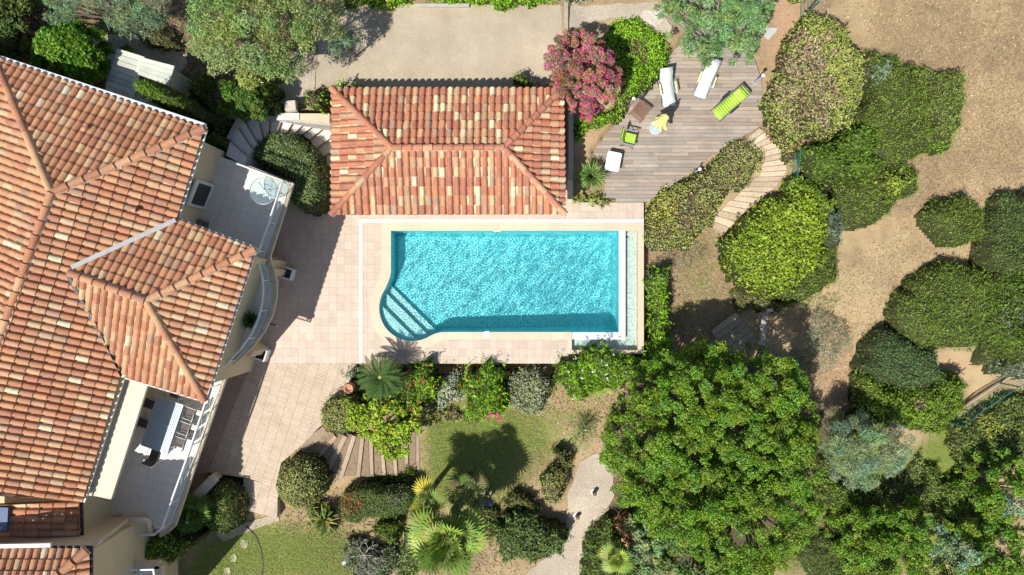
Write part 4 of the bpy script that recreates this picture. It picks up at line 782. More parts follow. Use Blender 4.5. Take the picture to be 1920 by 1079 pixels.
shrub('slope_shrub', [(1730,870),(1755,852),(1772,860),(1760,900),(1810,880),(1845,890),(1840,950),(1800,975),(1760,970),(1725,935)], 1.0, 'mass of bright green scrub in the middle of the bottom right slope', pal=[(.15,.24,.04,3),(.2,.3,.05,2),(.1,.17,.03,2)], r=.8, camp=.2, dens=480)
shrub('slope_shrub', [(1770,800),(1830,775),(1900,735),(1950,720),(1960,860),(1880,870),(1850,890),(1800,875),(1775,845)], .8, 'yellow-green meadow scrub below the green metal fence', pal=[(.15,.22,.05,3),(.2,.26,.08,2),(.3,.34,.06,1),(.1,.15,.04,2)], r=.7, camp=.15, dens=420, patches=[(1860,800,24,YEL,.4)])
shrub('silver_bush', [(1850,680),(1900,660),(1945,665),(1945,700),(1905,718),(1870,705)], .9, 'pale silvery plants above the green metal fence', 'bush', pal=SILV+BLUEG, L=.2, Wd=.02, r=.4, spread=1.1)
# --- planting below the pool
shrub('oleander', [(770,690),(795,672),(820,682),(828,720),(815,755),(785,765),(765,745)], 2.0, 'green oleander with a few red flowers right of the cycad palm', 'oleander', 'oleander row below the pool', base=-1.0, pal=BRIGHT, L=.17, Wd=.03, r=.5, spread=.8, spray=10, sl=.5, flowers=[(RED,12,.07)], camp=.2, top=.5)
shrub('silver_bush', [(818,700),(840,686),(866,692),(876,725),(868,758),(840,768),(818,755)], 1.0, 'pale silver-green bush between two oleanders below the pool', 'bush', base=-1.1, pal=[(.50,.54,.40,3),(.40,.45,.30,3),(.60,.62,.50,2),(.28,.34,.18,1)], L=.09, Wd=.055, dens=700, r=.5, top=.5, spray=2)
shrub('oleander', [(862,705),(880,684),(920,680),(952,692),(955,740),(945,785),(900,788),(868,770)], 2.0, 'brightest green oleander with pink flowers at its lower edge', 'oleander', 'oleander row below the pool', base=-1.1, pal=BRIGHT, L=.18, Wd=.03, r=.6, spread=.8, spray=10, sl=.5, camp=.2, top=.5, flowers=[(PINK,7,.10,[(918,770),(945,768),(945,790),(920,790)]),(RED,6,.06)])
shrub('silver_bush', [(952,700),(985,683),(1025,690),(1036,730),(1018,770),(985,785),(955,770)], 1.5, 'grey-green bush below the middle of the pool', 'bush', base=-1.2, pal=[(.30,.36,.15,3),(.38,.41,.24,3),(.46,.46,.34,1.5)], L=.10, Wd=.04, dens=700, r=.6, top=.5)
shrub('oleander', [(1035,690),(1052,655),(1100,648),(1150,655),(1200,668),(1245,690),(1235,715),(1180,712),(1140,735),(1100,750),(1055,740)], 2.0, 'long green oleander with white flowers wrapping the lower pool corner', 'oleander', 'oleander row below the pool', base=-1.2, pal=BRIGHT, L=.18, Wd=.03, r=.6, spread=.8, spray=10, sl=.5, camp=.22, top=.5, flowers=[(WHITE,16,.06)])
shrub('variegated_bush', [(598,770),(606,748),(630,735),(662,738),(682,755),(685,790),(662,810),(625,814),(602,800)], 1.3, 'clipped variegated bush at the top of the sleeper steps', 'bush', base=-.2, pal=VARIE, r=.7, dens=850, rag=.03, spray=0, L=.075, Wd=.045, camp=.05, top=.5)
tree('lime_shrub', [(640,752),(690,745),(740,752),(780,765),(785,810),(768,850),(735,868),(705,862),(695,830),(655,810),(640,785)], 1.7, 'airy lime yellow shrub spreading over the sleeper steps', base=-.9, pal=LIME, R=(.16,.28), per=50, L=.15, Wd=.09, depth=.9, edge=.8, cat='shrub', trunk=.05, nb=20)
shrub('clipped_ball', [(518,900),(525,872),(548,852),(578,850),(603,866),(616,895),(612,925),(592,950),(560,958),(532,940)], 2.0, 'yellow-green clipped ball beside the grooved paving', 'bush', base=-.5, r=1.1, pal=VARIE, dens=950, rag=.03, spray=0, L=.075, Wd=.045, camp=.04, top=.4)
shrub('clipped_hedge', [(640,915),(665,904),(720,905),(775,906),(787,925),(782,950),(755,965),(700,968),(665,985),(640,965)], 1.5, 'dark clipped hedge with red berries below the sleeper steps', 'hedge', base=-1.3, r=.5, pal=[(.09,.16,.03,3),(.14,.22,.05,3),(.2,.26,.08,1)], dens=850, rag=.03, spray=0, L=.075, Wd=.045, camp=.06, top=.6, patches=[(655,945,20,RED,.35),(745,925,20,[(.2,.22,.16,1)],.4)])
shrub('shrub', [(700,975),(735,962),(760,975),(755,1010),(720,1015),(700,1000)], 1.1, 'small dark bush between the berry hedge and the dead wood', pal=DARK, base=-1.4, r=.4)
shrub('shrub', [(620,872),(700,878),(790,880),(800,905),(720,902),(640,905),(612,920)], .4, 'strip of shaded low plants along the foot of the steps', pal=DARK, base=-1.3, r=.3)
shrub('yucca_bush', [(572,950),(600,930),(628,950),(636,985),(615,1005),(590,1000)], .9, 'yellow-green strappy plant beside the clipped ball', pal=[(.24,.32,.08,2),(.15,.24,.05,2),(.5,.45,.12,.7)], base=-1.1, L=.35, Wd=.05, dens=130, r=.4, spread=.9)
shrub('shrub', [(650,1000),(700,1015),(740,1010),(760,1050),(740,1090),(670,1090),(640,1060)], .8, 'grey-green bush around the dead branches', pal=[(.2,.24,.14,2),(.12,.17,.06,2),(.28,.28,.22,1)], base=-1.5, r=.6, dens=380)
shrub('clipped_ball', [(1010,900),(1022,878),(1048,868),(1068,882),(1066,915),(1050,942),(1028,950),(1012,930)], 1.2, 'small olive clipped ball beside the gravel path', 'bush', pal=VARIE, r=.6, dens=850, rag=.03, spray=0, L=.075, Wd=.045, patches=[(1035,925,16,TAN,.5)], top=.5)
shrub('shrub', [(1030,875),(1045,855),(1075,852),(1080,872),(1065,890),(1040,885)], .8, 'yellow broom-like tuft above the small olive ball', pal=YEL+IVY, L=.2, Wd=.02, r=.4, spread=1)
shrub('shrub', [(1032,840),(1050,835),(1068,845),(1070,865),(1050,872),(1034,862)], .9, 'dark brown shrub left of the yellow tuft', pal=BROWN+DARK, r=.3)
shrub('shrub', [(1065,790),(1095,775),(1120,790),(1118,830),(1090,845),(1068,830)], .8, 'wispy olive shrub at the end of the lawn', pal=OLIVE, L=.16, Wd=.02, dens=260, core=False, spread=1.2, r=.5)
shrub('shrub', [(1135,780),(1155,770),(1165,795),(1155,818),(1138,812)], .9, 'small grey-green shrub beside the large tree', pal=OLIVE+DARK, r=.3, L=.12, Wd=.03)
shrub('shrub', [(935,965),(965,950),(1000,955),(1045,970),(1062,1000),(1058,1030),(1020,1052),(975,1058),(940,1040),(925,1000)], 1.5, 'bushy green shrub left of the gravel path', pal=[(.12,.2,.05,3),(.18,.27,.08,3),(.08,.13,.03,2),(.3,.36,.2,.6)], r=.7, camp=.2)
shrub('shrub', [(945,930),(985,920),(1010,930),(1005,955),(960,958)], .8, 'dark brown-green shrub behind the bushy one', pal=BROWN+DARK, r=.4)
shrub('shrub', [(1155,975),(1175,965),(1195,978),(1198,1005),(1182,1025),(1160,1008)], 1.4, 'shrub with dead orange-brown leaves right of the path', pal=[(.52,.27,.12,3),(.42,.22,.10,2),(.6,.38,.2,1)], r=.4, camp=.2, L=.14, Wd=.09)
shrub('shrub', [(1100,1000),(1140,960),(1165,1010),(1200,1030),(1215,1090),(1090,1100),(1085,1060)], 1.1, 'green shrubbery at the bottom edge right of the path', pal=[(.12,.2,.04,3),(.18,.26,.06,2),(.08,.13,.03,2)], r=.6, camp=.22, L=.18, Wd=.05)
tree('leafy_tree', [(1180,1000),(1220,985),(1262,1010),(1270,1060),(1250,1100),(1200,1100),(1190,1040)], 1.4, 'grey-green young tree beside the dead orange shrub', pal=OLIVE+BLUEG, R=(.22,.4), depth=1.4, trunk=.08)
shrub('clipped_ball', [(385,925),(405,900),(435,898),(458,918),(466,950),(455,985),(430,1003),(405,995),(388,965)], 1.9, 'round bush by the terrace, dark on the left and coloured sunlit yellow on the right', 'bush', base=-.7, pal=[(.10,.17,.03,3),(.15,.22,.05,2),(.30,.34,.08,1)], patches=[(450,955,22,YEL+IVY,.7)], r=.9, dens=850, rag=.03, spray=0, L=.075, Wd=.045, top=.5)  # yellow patch puts sunlight on the right side into the leaf colour
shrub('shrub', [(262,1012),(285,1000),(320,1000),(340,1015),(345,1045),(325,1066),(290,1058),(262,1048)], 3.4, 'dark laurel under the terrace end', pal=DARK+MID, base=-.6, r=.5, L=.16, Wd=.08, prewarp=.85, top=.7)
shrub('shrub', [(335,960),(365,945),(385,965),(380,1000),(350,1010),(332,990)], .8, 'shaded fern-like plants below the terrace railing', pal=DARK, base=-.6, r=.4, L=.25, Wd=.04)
# ------------------------------------------------------------------ palms
def blades(root, name, quads, mat=None):
    V = []; F = []; C = []
    for q, c in quads: F.append([len(V)+i for i in range(4)]); V += [tuple(p) for p in q]; C += [c]*4
    return mesh_np(name, np.array(V), np.array(F), np.array(C), mat or M['leaf'], root)
def fan_leaf(hub, az, el, Lp, R, col, seg=22, spread=250, droop=.25):
    """stalk from hub, then a fan of folded pointed segments; returns quads"""
    d = Vector((math.cos(az)*math.cos(el), math.sin(az)*math.cos(el), math.sin(el))); tip = hub+d*Lp; side = Vector((-math.sin(az), math.cos(az), 0)); nrm = d.cross(side).normalized()
    if nrm.z < 0: nrm = -nrm
    out = [((hub+side*.02, hub-side*.02, tip-side*.015, tip+side*.015), (.30,.36,.10))]
    for i in range(seg):
        a = math.radians(-spread/2+spread*i/(seg-1)); rr = R*(.72+.28*math.cos(a*.6))*random.uniform(.9, 1.05); u = d*math.cos(a)+side*math.sin(a); v = -d*math.sin(a)+side*math.cos(a)
        w_ = rr*math.radians(spread)/seg*.52; c = tuple(x*random.uniform(.8, 1.2) for x in col); mid = tip+u*rr*.55+nrm*(.03 if i % 2 else -.0)
        end = tip+u*rr-Vector((0, 0, droop*rr))
        out.append(((tip, mid-v*w_*.6, end, mid+v*w_*.6), c))
    return out
def fan_palm(name, px, py, top, n, R, label, base, cols, Lp=.55, trunk=.15, flat_=.5):
    c = P(px, py, top); r = thing(name, (c.x, c.y, base), label, 'palm'); hub = Vector((c.x, c.y, top))
    for i in range(n):
        az = i*2.39996+random.uniform(-.45, .45); t = i/n; el = 1.35-t*1.5*flat_*2+random.uniform(-.3, .3)
        col = random.choice(cols); blades(r, 'frond', fan_leaf(hub, az, el, Lp*random.uniform(.35, 1.3), R*random.uniform(.65, 1.15), col))
    m = MB(); m.tube([Vector((c.x+.05, c.y, base-.1)), Vector((c.x, c.y, (base+top)/2)), hub], [trunk*1.2, trunk, trunk*.8], 10); m.build('trunk', M['bark'], r); return r
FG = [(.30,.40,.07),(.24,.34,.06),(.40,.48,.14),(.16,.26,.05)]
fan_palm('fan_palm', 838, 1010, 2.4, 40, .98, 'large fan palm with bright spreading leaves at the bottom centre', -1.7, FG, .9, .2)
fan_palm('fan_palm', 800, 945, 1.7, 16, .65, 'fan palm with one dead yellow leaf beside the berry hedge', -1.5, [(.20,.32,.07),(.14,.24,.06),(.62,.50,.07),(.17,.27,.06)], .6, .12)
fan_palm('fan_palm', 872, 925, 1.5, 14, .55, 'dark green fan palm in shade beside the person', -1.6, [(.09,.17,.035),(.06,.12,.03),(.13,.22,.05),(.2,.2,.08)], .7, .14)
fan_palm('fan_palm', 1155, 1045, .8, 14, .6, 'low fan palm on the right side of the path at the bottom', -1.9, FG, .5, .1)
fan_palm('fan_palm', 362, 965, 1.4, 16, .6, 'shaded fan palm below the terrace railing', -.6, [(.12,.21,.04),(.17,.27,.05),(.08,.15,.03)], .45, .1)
def cycad():
    c = P(712, 708, 1.5); r = thing('cycad_palm', (c.x, c.y, -.4), 'dark green sago palm with radiating feather leaves at the left end of the poolside bed', 'palm'); hub = Vector((c.x, c.y, 1.4))
    for i in range(34):
        az = i*2.39996; t = i/34; el = .95-t*.85; L = random.uniform(1.2, 1.45)*(1-.12*(1-t)); q = []; d0 = Vector((math.cos(az), math.sin(az), 0)); side = Vector((-math.sin(az), math.cos(az), 0)); k = 26; p = hub.copy()
        for j in range(k):
            s = j/k; e = el-s*1.25; d = d0*math.cos(e)+Vector((0, 0, 1))*math.sin(e); p2 = p+d*L/k; w_ = .16*math.sin(PI*min(1, .12+s*.95))**.6; c_ = tuple(x*random.uniform(.75, 1.25) for x in ((.05,.11,.025) if j % 3 else (.09,.17,.04)))
            up = side.cross(d).normalized()
            if up.z < 0: up = -up
            for sg in (-1, 1):
                e1 = p+(side*sg+d*.55+up*.35)*w_; q.append(((p-d*.016, p+(e1-p)*.5+d*.022, e1, p+(e1-p)*.5-d*.022), c_))
            q.append(((p+side*.012, p-side*.012, p2-side*.01, p2+side*.01), (.12,.17,.05))); p = p2
        blades(r, 'frond', q)
    m = MB(); m.tube([Vector((c.x, c.y, -.5)), Vector((c.x, c.y, 1.35))], [.2, .16], 12); m.build('trunk', M['bark'], r)
    m = MB(); m.cur = (.5,.3,.15); m.lathe(hub-Vector((0,0,.05)), [(.12,0),(.13,.08),(.06,.16)], 10); m.build('cone', M['tile'], r)
cycad()
def spiky(name, px, py, h, n, L, cols, label, base=None, w_=.03, cat='plant', el0=1.5, el1=.05):
    g = G(px, py, h); c = g; base = g.z; r = thing(name, (c.x, c.y, base), label, cat); hub = Vector((c.x, c.y, base+h)); q = []
    for i in range(n):
        az = random.uniform(0, 7); el = random.uniform(el1, el0); d = Vector((math.cos(az)*math.cos(el), math.sin(az)*math.cos(el), math.sin(el))); s = Vector((-math.sin(az), math.cos(az), 0)); l = L*random.uniform(.7, 1.1); e = hub+d*l-Vector((0, 0, .25*l*l)); md = hub+d*l*.5; q.append(((hub, md+s*w_, e, md-s*w_), tuple(x*random.uniform(.75, 1.2) for x in random.choice(cols))))
    blades(r, 'foliage', q); m = MB(); m.tube([Vector((c.x, c.y, base-.1)), hub], [.1, .08], 8); m.build('trunk', M['bark'], r); return r
spiky('dwarf_palm', 1107, 332, .7, 330, .85, [(.22,.33,.08),(.30,.40,.14),(.14,.24,.05)], 'spiky light green dwarf palm at the lower left corner of the deck', cat='palm')
spiky('yucca', 610, 975, .6, 90, .9, [(.20,.28,.07),(.13,.22,.06),(.42,.36,.10)], 'yucca with long leaves behind the yellow-green strappy plant', w_=.045)
spiky('grass_tuft', 1095, 800, .2, 160, .8, [(.16,.2,.07),(.25,.25,.12)], 'wispy grass tuft at the right end of the lawn', w_=.01, cat='grass')
# dead wood
def dead():
    c = G(690, 1035); r = thing('dead_tree', c, 'bare grey branching dead shrub at the bottom left of the fan palms', 'tree'); m = MB(); m.tube([c+Vector((.1,-1.0,.0)), c+Vector((0,-.2,.6)), c+Vector((.05,.3,1.0))], [.1,.08,.06], 8); m.build('trunk', M['greybark'], r); m = MB()
    def br(p, d, L, rad, k):
        if k == 0: return
        e = p+d*L; m.tube([p, p.lerp(e, .5)+Vector((random.uniform(-.04,.04),)*3), e], [rad, rad*.8, rad*.6], 5)
        for _ in range(3): br(e, (d+Vector((random.uniform(-.9,.9), random.uniform(-.9,.9), random.uniform(-.2,.4)))).normalized(), L*.68, rad*.55, k-1)
    for a in range(6): br(c+Vector((.03,.2,.9)), Vector((math.cos(a*1.05), math.sin(a*1.05), .3)).normalized(), .42, .035, 4)
    m.build('branches', M['greybark'], r)
dead()
# ------------------------------------------------------------------ timber deck
DZ = .10
DECK = PP([(1262,96),(1302,62),(1360,70),(1412,104),(1428,150),(1430,236),(1394,254),(1352,279),(1312,312),(1262,346),(1214,379),(1130,373),(1134,345),(1120,312),(1112,284),(1150,238),(1186,196),(1222,150),(1246,120)], DZ)
def deck():
    r = thing('timber_deck', (10, 6, 0), 'weathered grey-brown plank deck carrying the loungers', 'deck')
    poly = [(p.x, p.y) for p in DECK]; m = MB(); ys = [p[1] for p in poly]; y = min(ys); pw = .178
    def xs_at(y):
        h = []
        for i in range(len(poly)):
            (x1, y1), (x2, y2) = poly[i], poly[(i+1) % len(poly)]
            if (y1 > y) != (y2 > y): h.append(x1+(x2-x1)*(y-y1)/(y2-y1))
        return sorted(h)
    row = 0
    while y < max(ys)-.02:
        a = xs_at(y+.006); b = xs_at(y+pw-.012)
        for k in range(0, min(len(a), len(b))-1, 2):
            xa0, xa1, xb0, xb1 = a[k], a[k+1], b[k], b[k+1]; cuts = [0]; x0 = min(xa0, xb0); x1 = max(xa1, xb1); x = x0+random.uniform(.4, 2.6)
            cs = [None]
            while x < x1-.4: cs.append(x); x += random.choice((1.6, 2.4, 3.0))
            cs.append(None)
            for i in range(len(cs)-1):
                L0, L1 = (xa0, xb0) if cs[i] is None else (cs[i]+.004,)*2; R0, R1 = (xa1, xb1) if cs[i+1] is None else (cs[i+1]-.004,)*2
                if R0 <= L0 or R1 <= L1: continue
                g = random.uniform(.78, 1.18); t = random.uniform(-.06, .06); m.cur = (g*(1+t), g, g*(1-t)); dz = random.uniform(-.003, .003)
                m.prism([(L0, y+.006), (R0, y+.006), (R1, y+pw-.006), (L1, y+pw-.006)], .04, DZ+dz)
        y += pw; row += 1
    m.build('planks', M['deck'], r)
    m = MB(); m.prism(poly, -.6, .03); m.build('subframe', M['soil'], r)
deck()
# curved path of sleepers on the right of the mottled hedge
def lerp2(L, t):
    f = t*(len(L)-1); i = min(int(f), len(L)-2); f -= i; return (L[i][0]+(L[i+1][0]-L[i][0])*f, L[i][1]+(L[i+1][1]-L[i][1])*f)
inn = [(1398,262),(1418,278),(1430,300),(1426,325),(1402,350),(1375,372),(1348,398),(1326,424)]; outr = [(1424,240),(1452,262),(1472,292),(1476,322),(1455,350),(1420,378),(1388,408),(1356,440)]
NS = 19
for i in range(NS):
    t0, t1 = i/NS, (i+1)/NS-.006; z = max(G(*lerp2(L_, q)).z for L_ in (inn, outr) for q in (t0, t1))+.05; m = MB(); g = random.uniform(1.1, 1.6); m.cur = (g, g*.99, g*.96)
    a, b, c, d = lerp2(inn, t0), lerp2(outr, t0), lerp2(outr, t1), lerp2(inn, t1); k = random.uniform(-.05, .05)
    m.prism(PP([(a[0]+(a[0]-b[0])*k, a[1]+(a[1]-b[1])*k), b, c, (d[0]+(d[0]-c[0])*k, d[1]+(d[1]-c[1])*k)], z), z-.5, z)
    if i == 0: spt = thing('sleeper_path', P(1400, 330, -.3), 'curved stepped path of pale timber sleepers right of the mottled hedge', 'path')
    m.build('sleeper', M['sleeper'], spt, False, .012)
# sleeper steps below the pool
S = [((563,843),(610,806),13),((590,860),(626,816),12),((611,878),(643,816),15),((634,894),(659,816),15),((666,894),(674,816),15),((692,894),(690,816),14),((715,893),(710,816),14),((737,893),(733,810),14),((758,892),(755,805),14),((779,892),(779,795),13),((798,895),(797,792),12)]
st = thing('sleeper_steps', G(680, 850), 'flight of weathered timber sleeper steps fanning down to the lawn', 'steps')
for i, (a, b, wd) in enumerate(S):
    z = -.10-.118*i; p = P(*a, z); q = P(*b, z); m = MB(); g = random.uniform(.8, 1.2); m.cur = (g, g*.97, g*.92); m.bar(p-Vector((0,0,.12)), q-Vector((0,0,.12)), wd/S0*1.25, .24); m.build('sleeper', M['sleeper'], st, False, .015)
    if i < len(S)-1:
        a2_, b2_, _ = S[i+1]; m = MB(); m.prism([p, q, P(*b2_, z), P(*a2_, z)], z-.5, z-.09); m.build('tread', M['soil2'], st)
# timber edging of the court, gravel steps
for i, (x, y0, y1) in enumerate(((563,122,182),(576,84,170),(590,84,172))):
    m = MB(); m.bar(P(x, y0, 1.4)-Vector((0,0,.1)), P(x+(2 if i else 0), y1, 1.4)-Vector((0,0,.1)), (.26,.24,.16)[i], .2); o = m.build('garden_border', M['sleeper'], None, False, .01)
    tag(o, ('widest timber sleeper beside the pale gravel left of the court', 'middle timber sleeper left of the court', 'narrow timber sleeper bordering the court itself')[i], 'edging')
# curved steps from the terrace down to the pool
def steps():
    r = thing('curved_steps', P(520, 250, 0), 'curved tiled steps descending from the terrace corner behind the clipped hedge', 'steps')
    o_ = [(424,292),(431,266),(446,241),(456,225),(484,222),(505,222),(527,226),(549,229),(571,231),(592,233),(613,235),(632,250),(640,275),(640,300),(640,330)]
    i_ = [(458,311),(464,295),(472,280),(482,270),(492,262),(503,256),(518,252),(536,250),(551,250),(566,252),(580,262),(592,278),(600,296),(604,318),(606,345)]
    n = len(o_)-1
    for k in range(n):
        z = 2.36-.168*k; m = MB(); m.prism(PP([o_[k], o_[k+1], i_[k+1], i_[k]], z), -.1, z); m.build('step', M['stair'], r)
        m = MB(); a = P(*o_[k+1], z); b = P(*i_[k+1], z); d = P(*o_[k], z)-a; d.z = 0; d = d.normalized()*.03; dd = -d.normalized()*.012; m.bar(a+dd-Vector((0,0,.085)), b+dd-Vector((0,0,.085)), .025, .165); m.build('riser', M['soil2'], r)
    m = MB(); pts = PP([(428,262),(440,238),(454,214)], 2.3)
    for a, b in zip(pts[:-1], pts[1:]): m.bar((a.x,a.y,1.1), (b.x,b.y,1.1), .2, 2.4)
    m.build('side_wall', M['concrete'], r)
    m = MB(); pts = PP([(478,220),(520,219),(562,224),(618,230)], 2.0)
    for a, b in zip(pts[:-1], pts[1:]): m.bar((a.x,a.y,.8), (b.x,b.y,.8), .2, 2.0)
    m.build('back_wall', M['concrete'], r)
steps()
m = MB(); m.prism(PP([(521,212),(561,212),(561,225),(520,225)], 1.95), 1.2, 1.95); tag(m.build('landing', M['stair'], None, False, .01), 'small tiled landing at the head of the curved steps below the gravel', 'landing')
m = MB(); m.prism(PP([(562,213),(618,213),(618,231),(562,226)], 1.9), 1.0, 1.9); tag(m.build('garden_wall', M['lowwall'], None, False, .01), 'pale rendered wall top between the curved steps and pool house', 'wall')
m = MB(); m.box(P(546,200,2.0), (.5,.45,.35), .1); tag(m.build('stone_block', M['stone'], None, False, .04), 'rough ochre stone block on the gravel above the curved steps', 'stone')
# grey timber step and metal strip near the big trees
tb = thing('timber_landing', G(1372, 615), 'shaded grey timber landing at the upper edge of the large trees', 'steps')
for i in range(6):
    m = MB(); g = 1.15 if i == 0 else random.uniform(.75, 1.0); m.cur = (g, g*.97, g*.9); p = P(1335+i*7, 625+i*9, -1.5); q = P(1382+i*7, 590+i*9, -1.5); m.bar(p, q, .28, .16); m.build('sleeper', M['sleeper'], tb, False, .012)
m = MB(); m.bar(P(1433,582,-1.5), P(1429,655,-1.5), .24, .1); tag(m.build('drain_channel', M['concrete'], None, False, .02), 'grey metal channel running down between the trees beside the timber landing', 'drain')
m = MB(); m.box(P(1442,582,-1.3), (.36,.22,.12), .2); tag(m.build('stone_block', M['stone'], None, False, .03), 'small white stone at the top of the metal channel', 'stone')
m = MB(); m.prism(PP([(1432,66),(1440,52),(1458,52),(1456,60),(1441,75)], .02), -.1, .03); tag(m.build('stone_slab', M['zinc'], None, False, .01), 'flat grey-green slab on bare earth beside the ivy mound', 'slab')
for i, (x, y, s_, l) in enumerate(((1214,30,.5,'flat pale stepping stone nearest the gravel at the top'),(1228,40,.42,'small pale stepping stone above the ground cover tip'),(1240,22,.45,'pale stepping stone furthest right beside the blue-green tree'))):
    g = G(x, y); m = MB(); m.prism([(g.x+s_*math.cos(t+i)*random.uniform(.7,1), g.y+s_*.7*math.sin(t+i)*random.uniform(.7,1)) for t in [k*2*PI/7 for k in range(7)]], g.z-.05, g.z+.06); tag(m.build('stepping_stone', M['stone'], None, False, .02), l, 'stone', 'stepping stones by the deck')
# lawn edging, stones
g = [G(x, y) for x, y in ((462,985),(480,1005),(490,1030),(494,1060),(490,1090))]; m = MB(); m.tube([p+Vector((0,0,.03)) for p in g], .035, 6); tag(m.build('lawn_edging', M['dark'], None, True), 'dark curved edging strip in the bottom left lawn', 'edging')
for x, y, l in ((437,1046,'pale stepping stone in the shaded lawn'),(458,1020,'pale stone beside the dark lawn edging'),(426,1072,'lowest pale stepping stone in the shaded lawn')):
    g = G(x, y); m = MB(); m.prism([(g.x+.2*math.cos(t)*random.uniform(.8,1.1), g.y+.24*math.sin(t)*random.uniform(.8,1.1)) for t in [k*PI/3 for k in range(6)]], g.z-.05, g.z+.03); tag(m.build('stepping_stone', M['stone'], None, False, .01), l, 'stone')
g = G(646,1056); m = MB(); m.lathe(g, [(.12,-.05),(.12,.02),(.09,.05)], 14); tag(m.build('sprinkler_cap', M['white'], None, True), 'small round white cap in the grass at the bottom', 'cap')
# ------------------------------------------------------------------ garden shed
sh = thing('garden_shed', P(262, 150, 1.8), 'sage green garden shed with panel roof between the trees and the house', 'shed')
def shq(pts, z0, z1, nm, g=1.):
    m = MB(); m.cur = (g, g, g); m.prism(PP(pts, z1), z0, z1); return m.build(nm, M['shed'], sh, False, .01)
A0, A1, B1, B0 = (219,91), (268,106), (242,200), (193,180)
m = MB()
for i in range(9):
    f0, f1 = i/9, (i+1)/9-.008; g = random.uniform(.88, 1.08); m.cur = (g, g, g); L = lambda a, b, f: (a[0]+(b[0]-a[0])*f, a[1]+(b[1]-a[1])*f); m.prism(PP([L(A0,B0,f0), L(A1,B1,f0), L(A1,B1,f1), L(A0,B0,f1)], 3.4), 3.34, 3.4+.004*(i % 2))
m.build('left_roof', M['shed'], sh)
A2, B2 = (327,124), (316,161); m = MB()
for i in range(4):
    f0, f1 = i/4, (i+1)/4-.012; g = random.uniform(.95, 1.15); m.cur = (g, g, g); m.prism(PP([L((266,108),(258,140),f0), L(A2,B2,f0), L(A2,B2,f1), L((266,108),(258,140),f1)], 3.75), 3.68, 3.75)
m.build('lid', M['shed'], sh)
shq([(262,104),(271,107),(246,200),(236,198)], 3.3, 3.47, 'ridge_board', 1.05); shq([(258,145),(320,170),(330,215),(245,200)], 3.2, 3.35, 'right_roof', .85)
m = MB(); m.prism(PP([(200,98),(326,130),(310,215),(196,178)], 3.2), 1.5, 3.18); m.build('wall', M['shed'], sh)
m = MB(); m.prism(PP([(259,142),(315,162),(313,170),(257,150)], 3.45), 3.3, 3.45); m.build('open_slot', M['soil'], sh)
# ------------------------------------------------------------------ deck furniture
fab_w = flat('cream_sling', (.80,.83,.76), .6, 0, .03, 6, 0); fab_g, _nt, _b = newmat('lime_cushion'); _tc = _nt.nodes.new('ShaderNodeTexCoord'); _wv = _nt.nodes.new('ShaderNodeTexWave'); _wv.inputs['Scale'].default_value = 2.6; _wv.inputs['Distortion'].default_value = .6; _nt.links.new(_tc.outputs['Object'], _wv.inputs['Vector']); _nt.links.new(mix(_nt, .5, ramp(_nt, _wv.outputs['Fac'], [(.0, (.24,.40,.03)), (.25, (.40,.60,.06)), (1, (.46,.66,.08))]), ramp(_nt, noise(_nt, _tc.outputs['Object'], 5), [(.3, (.32,.50,.05)), (.7, (.47,.66,.10))])), _b.inputs['Base Color']); _b.inputs['Roughness'].default_value = .8; bump(_nt, _b, _wv.outputs['Fac'], .6, .03); arm_y = flat('pale_lime_plastic', (.70,.80,.42), .5, 0, .03, 3, 0); yel = flat('yellow_canvas', (.86,.76,.30), .8, 0, .08, 5, .2)
brown_w = flat('dark_teak', (.24,.125,.085), .6, 0, .2, 8, .3); stainless = flat('grey_tube', (.33,.37,.43), .35, .4, .05, 3, 0)
def lounger(px, py, head, label, fabric, arms, w_=.54, seat=.85, back=.8, ang=35, pad=.02, armc=None):
    a = P(px, py, DZ); b = P(head[0], head[1], DZ); rz = math.atan2(b.y-a.y, b.x-a.x); r = thing('sun_lounger', (a.x, a.y, DZ), label, 'sun lounger', 'sun loungers on the deck', rz); zs = .34
    an = math.radians(ang); bx = seat+back*math.cos(an); bz = zs+back*math.sin(an); prof = [(-.12, zs-.06), (.05, zs), (seat*.5, zs-.03), (seat, zs+.0), (seat+(bx-seat)*.5, (zs+bz)/2-.02), (bx, bz)]
    m = MB(); n = len(prof); vs = [(x, s*w_/2, z+dz) for dz in (0, -pad) for s in (-1, 1) for x, z in prof]
    fs = [(i, i+1, n+i+1, n+i) for i in range(n-1)]+[(2*n+i, 3*n+i, 3*n+i+1, 2*n+i+1) for i in range(n-1)]+[(i, 2*n+i, 2*n+i+1, i+1) for i in range(n-1)]+[(n+i, n+i+1, 3*n+i+1, 3*n+i) for i in range(n-1)]+[(0, n, 3*n, 2*n), (n-1, 3*n-1, 4*n-1, 2*n-1)]
    m.add(vs, fs); m.build('sling', fabric, r, True, 0, True)
    m = MB()
    for s in (-1, 1): m.tube([(x, s*(w_/2+.02), z-.012) for x, z in prof], .014, 6)
    m.tube([(bx+.01, -w_/2-.02, bz), (bx+.01, w_/2+.02, bz)], .014, 6); m.tube([(-.13, -w_/2-.02, zs-.08), (-.13, w_/2+.02, zs-.08)], .014, 6); m.build('frame', stainless, r, True, 0, True)
    for s in (-1, 1):
        m = MB(); y = s*(w_/2+.05); m.tube([(-.05, y, 0), (seat+.15, y, zs+.22)], .013, 6); m.build('leg', M['dark'] if fabric is fab_g else stainless, r, True, 0, True)
        m = MB(); m.tube([(seat+.35, y, 0), (seat*.35, y, zs+.2)], .013, 6); m.build('leg', M['dark'] if fabric is fab_g else stainless, r, True, 0, True)
        if arms: m = MB(); m.box((seat*.72, s*(w_/2+.09), zs+.24), (.52, .075, .03)); m.build('armrest', armc or arm_y, r, False, .01, True)
    return r
